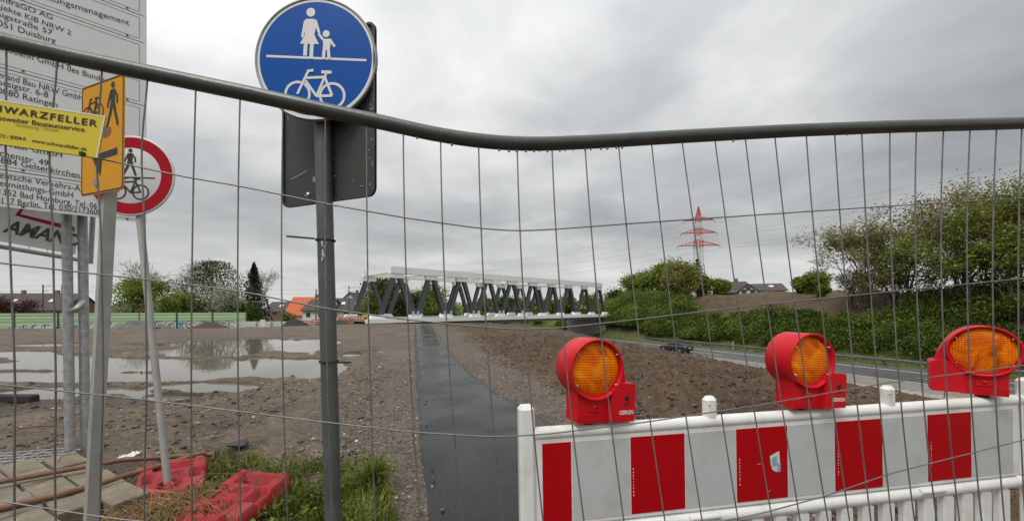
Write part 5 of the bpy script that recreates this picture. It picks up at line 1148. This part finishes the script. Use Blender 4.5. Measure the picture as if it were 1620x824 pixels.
br.location = BA + Vector((0, 0, .0)); br.rotation_euler = (0, -broll, byaw)
stk = Plane((0, 0, 0), (1, 0, 0), (0, 0, 1)); stk.n = Vector((0, -1, 0))
fs_ = Flat(stk, (0, .055), 1, off=.0175); fs_.poly([(.835, .80), (.872, .815), (.876, .755), (.862, .742), (.845, .75), (.838, .77)]); o = fs_.m.build('sticker', 'sticker_white', br, False)
fs_ = Flat(stk, (0, .055), 1, off=.0181); fs_.poly([(.842, .79), (.862, .80), (.864, .765), (.846, .762)]); fs_.poly([(.866, .77), (.876, .775), (.876, .743), (.862, .742)]); fs_.m.build('sticker', 'sticker_blue', br, False)
fs_ = Flat(stk, (0, .055), 1, off=.0176); rg = random.Random(12)
for x in (.329, .716, 1.11, 1.519):
    y = .80
    for k in range(9): fs_.line((x, y), (x, y - rg.uniform(.003, .008)), .0022); y -= .0105
for k in range(8):
    x, y = rg.uniform(.14, 1.9), rg.uniform(.67, .88); fs_.line((x, y), (x + rg.uniform(.004, .02), y + rg.uniform(-.004, .008)), .0012, .0006)
fs_.m.build('small_print', 'sign_white', br, False)
br2 = copy_tree(br); br2['label'] = 'second white plastic barrier joined to the end of the lamp carrying one'; br2.location = BA + ux * 1.968 + Vector((0, 0, .031)); br2.rotation_euler = (0, -broll, byaw)
for ch in list(br2.children):
    if ch.name.startswith(('post', 'sticker')): bpy.data.objects.remove(ch)
MB().box((.045, .002, 1.005), (.046, .036, .13), bev=.012).build('stub', 'plastic_white', br2, False)

def make_lamp():
    t = empty('warning_lamp', (0, 0, 0), '', '')
    yz = lambda a, b_, h: Vector((a, h, .185 + b_)); RO = .106
    MB().lathe([(.094, -.032), (.097, -.054), (.1035, -.059), (RO, -.055), (RO, .055), (.1035, .059), (.097, .054), (.094, .032)], yz, 48).build('housing', 'lamp_red', t, False)
    for sg in (-1, 1):
        prof = [(0, sg * .054)] + [(.0945 * math.sin(a), sg * (.036 + .018 * math.cos(a))) for a in [i * math.pi / 20 for i in range(1, 11)]] + [(.0950, sg * .030)]
        MB().lathe(prof, yz, 40).build('lens', 'lens', t, False)
        for a in (35, 145, 215, 325): MB().lathe([(0, sg * .058), (.0028, sg * .0575), (.003, sg * .045)], lambda p_, q_, h, a=a: Vector((.0925 * math.cos(R(a)) + p_, h, .185 + .0925 * math.sin(R(a)) + q_)), 8).build('screw', 'screw', t, False)
    body = [(-.064, .0), (.064, .0), (.064, .045), (.068, .11), (-.068, .11), (-.064, .045)]
    MB().prism(body, .084, lambda a, z, h: Vector((a, h - .042, z))).build('base', 'lamp_red', t, False)
    for z in (.012, .02, .028): MB().box((0, 0, z), (.131, .088, .004)).build('rib', 'lamp_red', t, False)
    fin = [(.05, .02), (.135, .02), (.135, .135), (.126, .175), (.108, .215), (.085, .246), (.05, .20)]
    MB().prism(fin, .06, lambda a, z, h: Vector((a, h - .030, z))).build('fin', 'lamp_red', t, False)
    bx = MB(); pf = [(.050, .004), (.152, .004), (.154, .126), (.148, .136), (.090, .139), (.060, .112)]
    bx.prism(pf, .118, lambda a, z, h: Vector((a, h - .062, z))); bx.build('battery_box', 'lamp_red', t, False)
    for sg in (-1, 1): MB().box((-.0, sg * .0435, .052), (.052, .006, .028), bev=.002).build('latch', 'lamp_red', t, False); MB().lathe([(0, sg * .052), (.007, sg * .05), (.009, sg * .044)], lambda p_, q_, h: Vector((.0 + p_, h, .056 + q_)), 10).build('knob', 'lamp_red', t, False)
    fp = Plane((0, -.0625, 0), (1, 0, 0), (0, 0, 1)); fp.n = Vector((0, -1, 0))
    put_text('GERKEN', 'sign_white', fp, (.088, .030), (.146, .030), t, .0135, off=.0006, bold=.03)
    fl = Flat(fp, (0, 0), 1, off=.0006); fl.disc(.118, .084, .0095, 8); fl.line((.104, .068), (.132, .068), .003); fl.line((.107, .063), (.129, .063), .002); fl.line((.123, .092), (.127, .098), .006, .001); fl.build('logo', 'black_ink', t)
    MB().lathe([(.0, -.012), (.022, -.012), (.022, .003), (0, .003)], lambda a, b_, h: Vector((a, b_, h)), 12).build('spigot', 'rubber', t, False)
    return t
lamp = make_lamp()
def rail_at(px, off=1.004):
    k = (px - CX) / F; s = (k * BA.y - BA.x) / (ux.x - k * ux.y); p_ = BA + ux * s; return Vector((p_.x, p_.y, off + s * math.sin(broll)))
for i, (px, yaw, lab, tl, sc_) in enumerate(((930, math.degrees(byaw) + 10, 'red warning lamp with round amber lens on the barrier end beside the asphalt path', 2.5, .91), (1265, math.degrees(byaw) + 2, 'red warning lamp with amber lens above the sticker on the barrier', 1.5, .90), (1557, 180 - 43, 'red warning lamp turned round, without lettering on its battery box', -1, .92))):
    o = lamp if i == 0 else copy_tree(lamp); o.location = rail_at(px) + Vector((0, .006, .011)); o.rotation_euler = (0, R(tl if i < 2 else 1), R(yaw)); o.scale = (sc_,) * 3; tag(o, lab, 'warning lamp', 'warning lamps on the barrier')

# ------------------------------------------------------------------ clutter at the lower left
AX, AYv = Vector((.88, -.47, 0)), Vector((.47, .88, 0)); rg = random.Random(5); gi = 0
bm_ = MB().box((0, 0, .09), (.365, .182, .18), bev=.008); bme = bm_.mesh('paving_block', 'paving')
for r_ in range(4):
    for k in range(4):
        al, pe = -4.72 + k * .375 + (.14 if r_ % 2 else 0) + rg.uniform(-.01, .01), .42 + r_ * .19
        if al > -3.45: continue
        p_ = AX * al + AYv * pe; z = -.01 + rg.uniform(-.008, .012)
        o = link('paving_block', bme); o.location = (p_.x, p_.y, z); o.rotation_euler = (rg.uniform(-.02, .02), rg.uniform(-.02, .02), math.atan2(AX.y, AX.x) + rg.uniform(-.04, .04)); tag(o, 'weathered beige concrete paving block in the stack under the rusty pipes', 'block', 'stacked paving blocks')
def pipe(pts, r, label):
    o = MB(); o.tube(pts, r, 12, cap=False); o.tube(pts, r * .8, 12, cap=False); o = o.build('steel_pipe', 'rust'); tag(o, label, 'pipe', 'rusty pipes')
pipe([(-3.75, 2.34, .205), (-3.0, 2.93, .21), (-2.585, 3.27, .12)], .019, 'rusty steel pipe lying farther from the fence across the paving blocks')
pipe([(-3.35, 1.87, .20), (-2.85, 2.42, .20), (-2.62, 3.22, .15)], .019, 'rusty steel pipe lying nearer to the fence across the paving blocks')
MB().tube([Gp(333, 735, .02) , Gp(330, 735, .02) + Vector((-.02, 0, .13))], .014, 8).build('iron_stake', 'rust'); tag(bpy.data.objects['iron_stake'], 'short rusty iron stake at the end of the rusty pipes', 'stake')
# welded mesh sheet on the ground
mp = Gp(40, 718); wm = MB(); a0 = Vector((-.96, -.28, 0)); b0 = Vector((.28, -.96, 0)); c = Vector((-4.05, 3.52, .06))
for i in range(17): wm.tube([c + a0 * (i * .09) + b0 * -.1, c + a0 * (i * .09) + b0 * .42], .004, 4)
for j in range(7): wm.tube([c + b0 * (-.1 + j * .085) - a0 * .03, c + b0 * (-.1 + j * .085) + a0 * 1.5], .004, 4)
for i in range(17): wm.tube([c + a0 * (i * .09 + .03) + b0 * -.08 - Vector((0, 0, .02)), c + a0 * (i * .09 - .05) + b0 * .40 - Vector((0, 0, .02))], .004, 4)
tag(wm.build('mesh_sheet', 'galv'), 'grey welded wire mesh sheets lying flat behind the paving blocks', 'wire mesh')
# red recycled foot plates: moulded slabs with slots and knobs
def foot_plate(c, yaw, label, tilt=(0, 0)):
    nx_, ny_ = 81, 41; gx = np.linspace(-.4, .4, nx_); gy = np.linspace(-.2, .2, ny_); Xg, Yg = np.meshgrid(gx, gy); h = np.full_like(Xg, .10)
    rc = lambda x0, x1, y0, y1: (Xg > x0) & (Xg < x1) & (Yg > y0) & (Yg < y1)
    h[rc(-.345, -.245, -.115, .115)] = -.02; h[rc(.245, .345, -.115, .115)] = -.02
    for s in (-1, 1):
        h[rc(-.21, -.06, s * .155 - .05, s * .155 + .05)] = .0; h[rc(.06, .21, s * .155 - .05, s * .155 + .05)] = .0; h[rc(-.21, -.06, s * .175 - .018, s * .175 + .018)] = .075; h[rc(.06, .21, s * .175 - .018, s * .175 + .018)] = .075
        for q in (-.22, .22): 
            rr_ = np.hypot(Xg - q, Yg - s * .06); 
        for q in (-.36, .36): h[np.hypot(Xg - q, Yg - s * .15) < .03] = .112
    r0 = np.hypot(Xg, Yg); h[(r0 < .065) & (r0 > .034)] = .035; h[r0 <= .034] = .105
    h[rc(-.2, -.15, -.05, .05)] = .055; h[rc(.15, .2, -.05, .05)] = .055
    e = np.maximum(np.abs(Xg) - .385, np.abs(Yg) - .185); h = np.where(e > 0, h - e * 1.2, h); cr = (np.abs(Xg) > .36) & (np.abs(Yg) > .16) & (np.hypot(np.abs(Xg) - .36, np.abs(Yg) - .16) > .04); h[cr] = 0
    rim = (np.abs(Xg) > .399) | (np.abs(Yg) > .199); h[rim] = 0
    V = np.stack([Xg.ravel(), Yg.ravel(), h.ravel()], 1); i_ = np.arange(nx_ * ny_).reshape(ny_, nx_)
    o = npmesh('foot_plate', V, np.stack([i_[:-1, :-1], i_[:-1, 1:], i_[1:, 1:], i_[1:, :-1]], -1).reshape(-1, 4), 'plate_red'); o.location = c; o.rotation_euler = (tilt[0], tilt[1], yaw)
    tag(o, label, 'foot plate', 'red sign foot plates')
foot_plate((-2.43, 2.69, .035), math.atan2(-.79, .61), 'faded red plastic foot plate holding the leaning pole', (R(-2), R(7)))
foot_plate((-1.82, 2.36, .055), math.atan2(-.995, -.10), 'faded red plastic foot plate lying free in the weeds', (R(-2), R(7)))
def one_stone(px, py, s, m_, label, name='stone'):
    p_ = Gp(px, py); o = stones(np.array([[0, 0, 0.]]), np.array([s]), np.random.RandomState(int(px)), m_, name); md = o.modifiers.new('s', 'SUBSURF'); md.levels = md.render_levels = 2
    o.location = (p_.x, p_.y, gz(p_.x, p_.y) + s * .42); tag(o, label, 'stone')
one_stone(381, 703, .11, 'dark_stone', 'single black rounded stone on the bare mud')
p_ = Gp(202, 728); rn = np.random.RandomState(4); mb = MB()
gx, gy = np.meshgrid(np.linspace(-.09, .09, 14), np.linspace(-.045, .045, 8)); hh_ = .03 + .05 * fbm(gx * 40, gy * 40, 3) + gx * .2
i_ = np.arange(112).reshape(8, 14); o = npmesh('plastic_scrap', np.stack([gx.ravel(), gy.ravel(), hh_.ravel()], 1), np.stack([i_[:-1, :-1], i_[:-1, 1:], i_[1:, 1:], i_[1:, :-1]], -1).reshape(-1, 4), 'litter'); o.location = (p_.x, p_.y, gz(p_.x, p_.y)); o.rotation_euler = (0, -.15, .4)
md = o.modifiers.new('t', 'SOLIDIFY'); md.thickness = .003; tag(o, 'crumpled white plastic scrap in the grass behind the rusty pipes', 'litter')
o = MB().tube([Gp(30, 678, .03), Gp(60, 674, .05), Gp(87, 673, .03)], .008, 6).build('stick', 'straw'); tag(o, 'thin pale stick lying on the mud behind the mesh sheets', 'stick')
p_ = Gp(15, 632); o = MB().box((p_.x - .25, p_.y, gz(p_.x, p_.y) + .05), (1.3, .12, .12), bev=.02).build('timber', 'mud_black'); tag(o, 'dark timber beam lying at the edge of the puddle', 'timber')

# ------------------------------------------------------------------ gravel, clods, weeds
def scatter(n, x0, x1, y0, y1, test, rn):
    x = rn.uniform(x0, x1, n); y = y0 + (y1 - y0) * rn.rand(n) ** 1.6; k = test(x, y); return x[k], y[k]
rn = np.random.RandomState(41)
def near_path(x, y):
    l, r = path_lr(y); d = np.maximum(l - x, x - r); return ((d > -.02) | ((d > -.22) & (rn.rand(len(x)) < .10))) & (d < 1.1 + .6 * fbm(x, y, 3))
x, y = scatter(26000, -4.5, 4.5, 1.7, 11, near_path, rn); S = .006 + .013 * rn.rand(len(x)) ** 2.5; lq, rq = path_lr(y); z = terrain(x, y) + S * .2 + np.where(np.maximum(lq - x, x - rq) < .02, .042, 0)
tag(stones(np.stack([x, y, z], 1), S, rn, 'pebble', 'gravel'), 'loose gravel along both edges of the asphalt path', 'gravel', kind='stuff')
def lot_t(x, y): l, r = path_lr(y); return (l - x > .5) & (terrain(x, y) > -.058) & (fbm(x * .8, y * .8, 3) > -.25)
x, y = scatter(11000, -9, -.6, 1.9, 9, lot_t, rn); S = .007 + .03 * rn.rand(len(x)) ** 5; z = terrain(x, y) + S * .15
tag(stones(np.stack([x, y, z], 1), S, rn, 'stone', 'rubble'), 'scattered small stones on the muddy lot', 'stones', kind='stuff')
def soil_t(x, y): l, r = path_lr(y); o, a = hw(x, y); return (x - r > 1.0 + .4 * fbm(x, y, 2)) & (o < -41)
x, y = scatter(22000, -3, 6, 1.9, 18, soil_t, rn); S = .006 + .034 * rn.rand(len(x)) ** 4; z = terrain(x, y) + S * .12
tag(stones(np.stack([x, y, z], 1), S, rn, 'clod', 'soil_clods', squash=.6, jit=.42), 'dark clods of turned soil beside the gravel strip', 'soil', kind='stuff')
mb = MB(); rg = random.Random(6)                                   # roots and twigs in the soil
x, y = scatter(1500, -1, 5.5, 2.6, 14, soil_t, rn)
for a, b_ in zip(x, y):
    z = gz(a, b_); th = rg.uniform(0, 3.14); ln_ = rg.uniform(.06, .28); q = Vector((math.cos(th) * ln_, math.sin(th) * ln_, 0)); p0 = Vector((a, b_, z + .01))
    mb.tube([p0, p0 + q * .5 + Vector((0, 0, rg.uniform(.01, .07))), p0 + q + Vector((0, 0, rg.uniform(-.01, .05)))], [.005, .004, .002], 4, cap=False)
tag(mb.build('root_twigs', 'twig'), 'broken roots and twigs sticking out of the soil', 'twigs', kind='stuff')
def blades(C, Hh, Wd, rn, lean=.5):
    n = len(C); th = rn.rand(n) * 6.283; ln_ = lean * rn.rand(n) * Hh; d = np.stack([np.cos(th), np.sin(th), 0 * th], 1); sd_ = np.stack([-np.sin(th), np.cos(th), 0 * th], 1) * Wd[:, None] / 2
    m1 = C + d * (ln_ * .3)[:, None] + np.stack([0 * th, 0 * th, Hh * .6], 1); tp_ = C + d * ln_[:, None] + np.stack([0 * th, 0 * th, Hh * (1 - .35 * ln_ / (Hh + 1e-6))], 1)
    V = np.stack([C - sd_, C + sd_, m1 + sd_ * .8, m1 - sd_ * .8, tp_ + sd_ * .12, tp_ - sd_ * .12], 1).reshape(-1, 3); k = np.arange(n) * 6
    return V, np.concatenate([np.stack([k, k + 1, k + 2, k + 3], 1), np.stack([k + 3, k + 2, k + 4, k + 5], 1)])
def grasszone(cx, cy, rx, ry, n, h, rn): 
    a = rn.rand(n) * 6.283; r_ = np.sqrt(rn.rand(n)); x = cx + rx * r_ * np.cos(a); y = cy + ry * r_ * np.sin(a); k = fbm(x * 2.6, y * 2.6, 3) > -.02 + .22 * (rn.rand(n) - .5)
    x, y = x[k], y[k]; return np.stack([x, y, terrain(x, y) - .005], 1), h * (.4 + .9 * rn.rand(len(x)))
Cs, Hs = [], []
for a in ((-1.75, 2.75, .75, .5, 2600, .11), (-2.7, 3.35, .5, .28, 1500, .12), (-1.25, 2.55, .5, .45, 2400, .14), (-2.05, 3.15, .6, .3, 900, .08), (-1.5, 3.2, .5, .3, 700, .09), (-2.9, 2.6, .35, .4, 900, .12), (-1.05, 2.2, .4, .4, 1500, .14), (-1.6, 2.2, .5, .35, 1500, .12)):
    C, h = grasszone(*a, rn); Cs.append(C); Hs.append(h)
C = np.vstack(Cs); h = np.concatenate(Hs); V, Fq = blades(C, h, .004 + .006 * rn.rand(len(C)), rn, .9); vv = np.clip(.42 + .9 * fbm(C[:, 0] * 3, C[:, 1] * 3, 2) + .25 * rn.normal(size=len(C)), 0, 1)
tag(npmesh('weed_grass', V, Fq, 'blade', None, np.concatenate([vv, vv])), 'low green grass and weeds around the red foot plates', 'grass', kind='stuff')
# broad-leaved weeds: rosettes
Cc = []
for k in range(260):
    x0, y0 = rn.normal(-1.6, .55), rn.normal(2.6, .38)
    if x0 > path_lr(y0)[0] - .28: continue
    n = rn.randint(8, 22); q = rn.normal(size=(n, 3)) * np.array([.05, .05, .03]) + np.array([x0, y0, gz(x0, y0) + .04 + .05 * rn.rand()]); Cc.append(q)
C = np.vstack(Cc); V, Fq = leafcloud(C, .04, rn, .5, .3); tag(npmesh('leafy_weeds', V, Fq, 'blade', None, np.clip(.35 + .28 * rn.normal(size=len(C)), 0, 1)), 'broad leaved weeds growing between the red foot plates', 'weeds', kind='stuff')
p_ = Gp(592, 772); n = 520; a = rn.rand(n) * 6.283; r_ = .06 * np.sqrt(rn.rand(n)); C = np.stack([p_.x + r_ * np.cos(a), p_.y + r_ * np.sin(a), np.full(n, gz(p_.x, p_.y) - .005)], 1)
V, Fq = blades(C, .16 + .16 * rn.rand(n), .005 + .004 * rn.rand(n), rn, 1.0); vv = np.clip(.55 + .2 * rn.normal(size=n), 0, 1); tag(npmesh('grass_tuft', V, Fq, 'blade', None, np.concatenate([vv, vv])), 'thick green tuft of grass beside the gravel strip', 'grass tuft')
# dry straw heap over the first foot plate
n = 1100; x = rn.normal(-2.17, .17, n); y = rn.normal(2.36, .14, n); mb = MB()
for a, b_ in zip(x, y):
    th = rg.gauss(2.2, .6); ln_ = rg.uniform(.12, .42); q = Vector((math.cos(th) * ln_, math.sin(th) * ln_, rg.uniform(-.02, .12))); p0 = Vector((a, b_, gz(a, b_) + rg.uniform(.0, .13)))
    mb.tube([p0 - q * .5, p0 + Vector((0, 0, rg.uniform(.0, .05))), p0 + q * .5], [.0022, .002, .001], 3, cap=False)
o = mb.build('dry_straw', 'straw'); at_ = o.data.attributes.new('var', 'FLOAT', 'FACE'); at_.data.foreach_set('value', np.repeat(rn.rand(n), 6).astype(np.float32)); tag(o, 'heap of dry straw on the foot plate of the leaning pole', 'straw', kind='stuff')
mb = MB()
for k in range(46):                                               # bramble runners
    x0, y0 = min(rg.gauss(-2.1, .5), -1.75), rg.gauss(2.65, .3); th = rg.uniform(0, 6.28); ln_ = rg.uniform(.2, .7); p0 = Vector((x0, y0, gz(x0, y0))); d = Vector((math.cos(th), math.sin(th), 0)) * ln_; hh_ = rg.uniform(.06, .26)
    mb.tube([p0, p0 + d * .3 + Vector((0, 0, hh_ * .9)), p0 + d * .65 + Vector((0, 0, hh_)), p0 + d + Vector((0, 0, hh_ * .3))], [.004, .0035, .003, .0015], 4, cap=False)
tag(mb.build('bramble_runners', 'twig'), 'thin dry bramble runners arching over the weeds', 'brambles', kind='stuff')
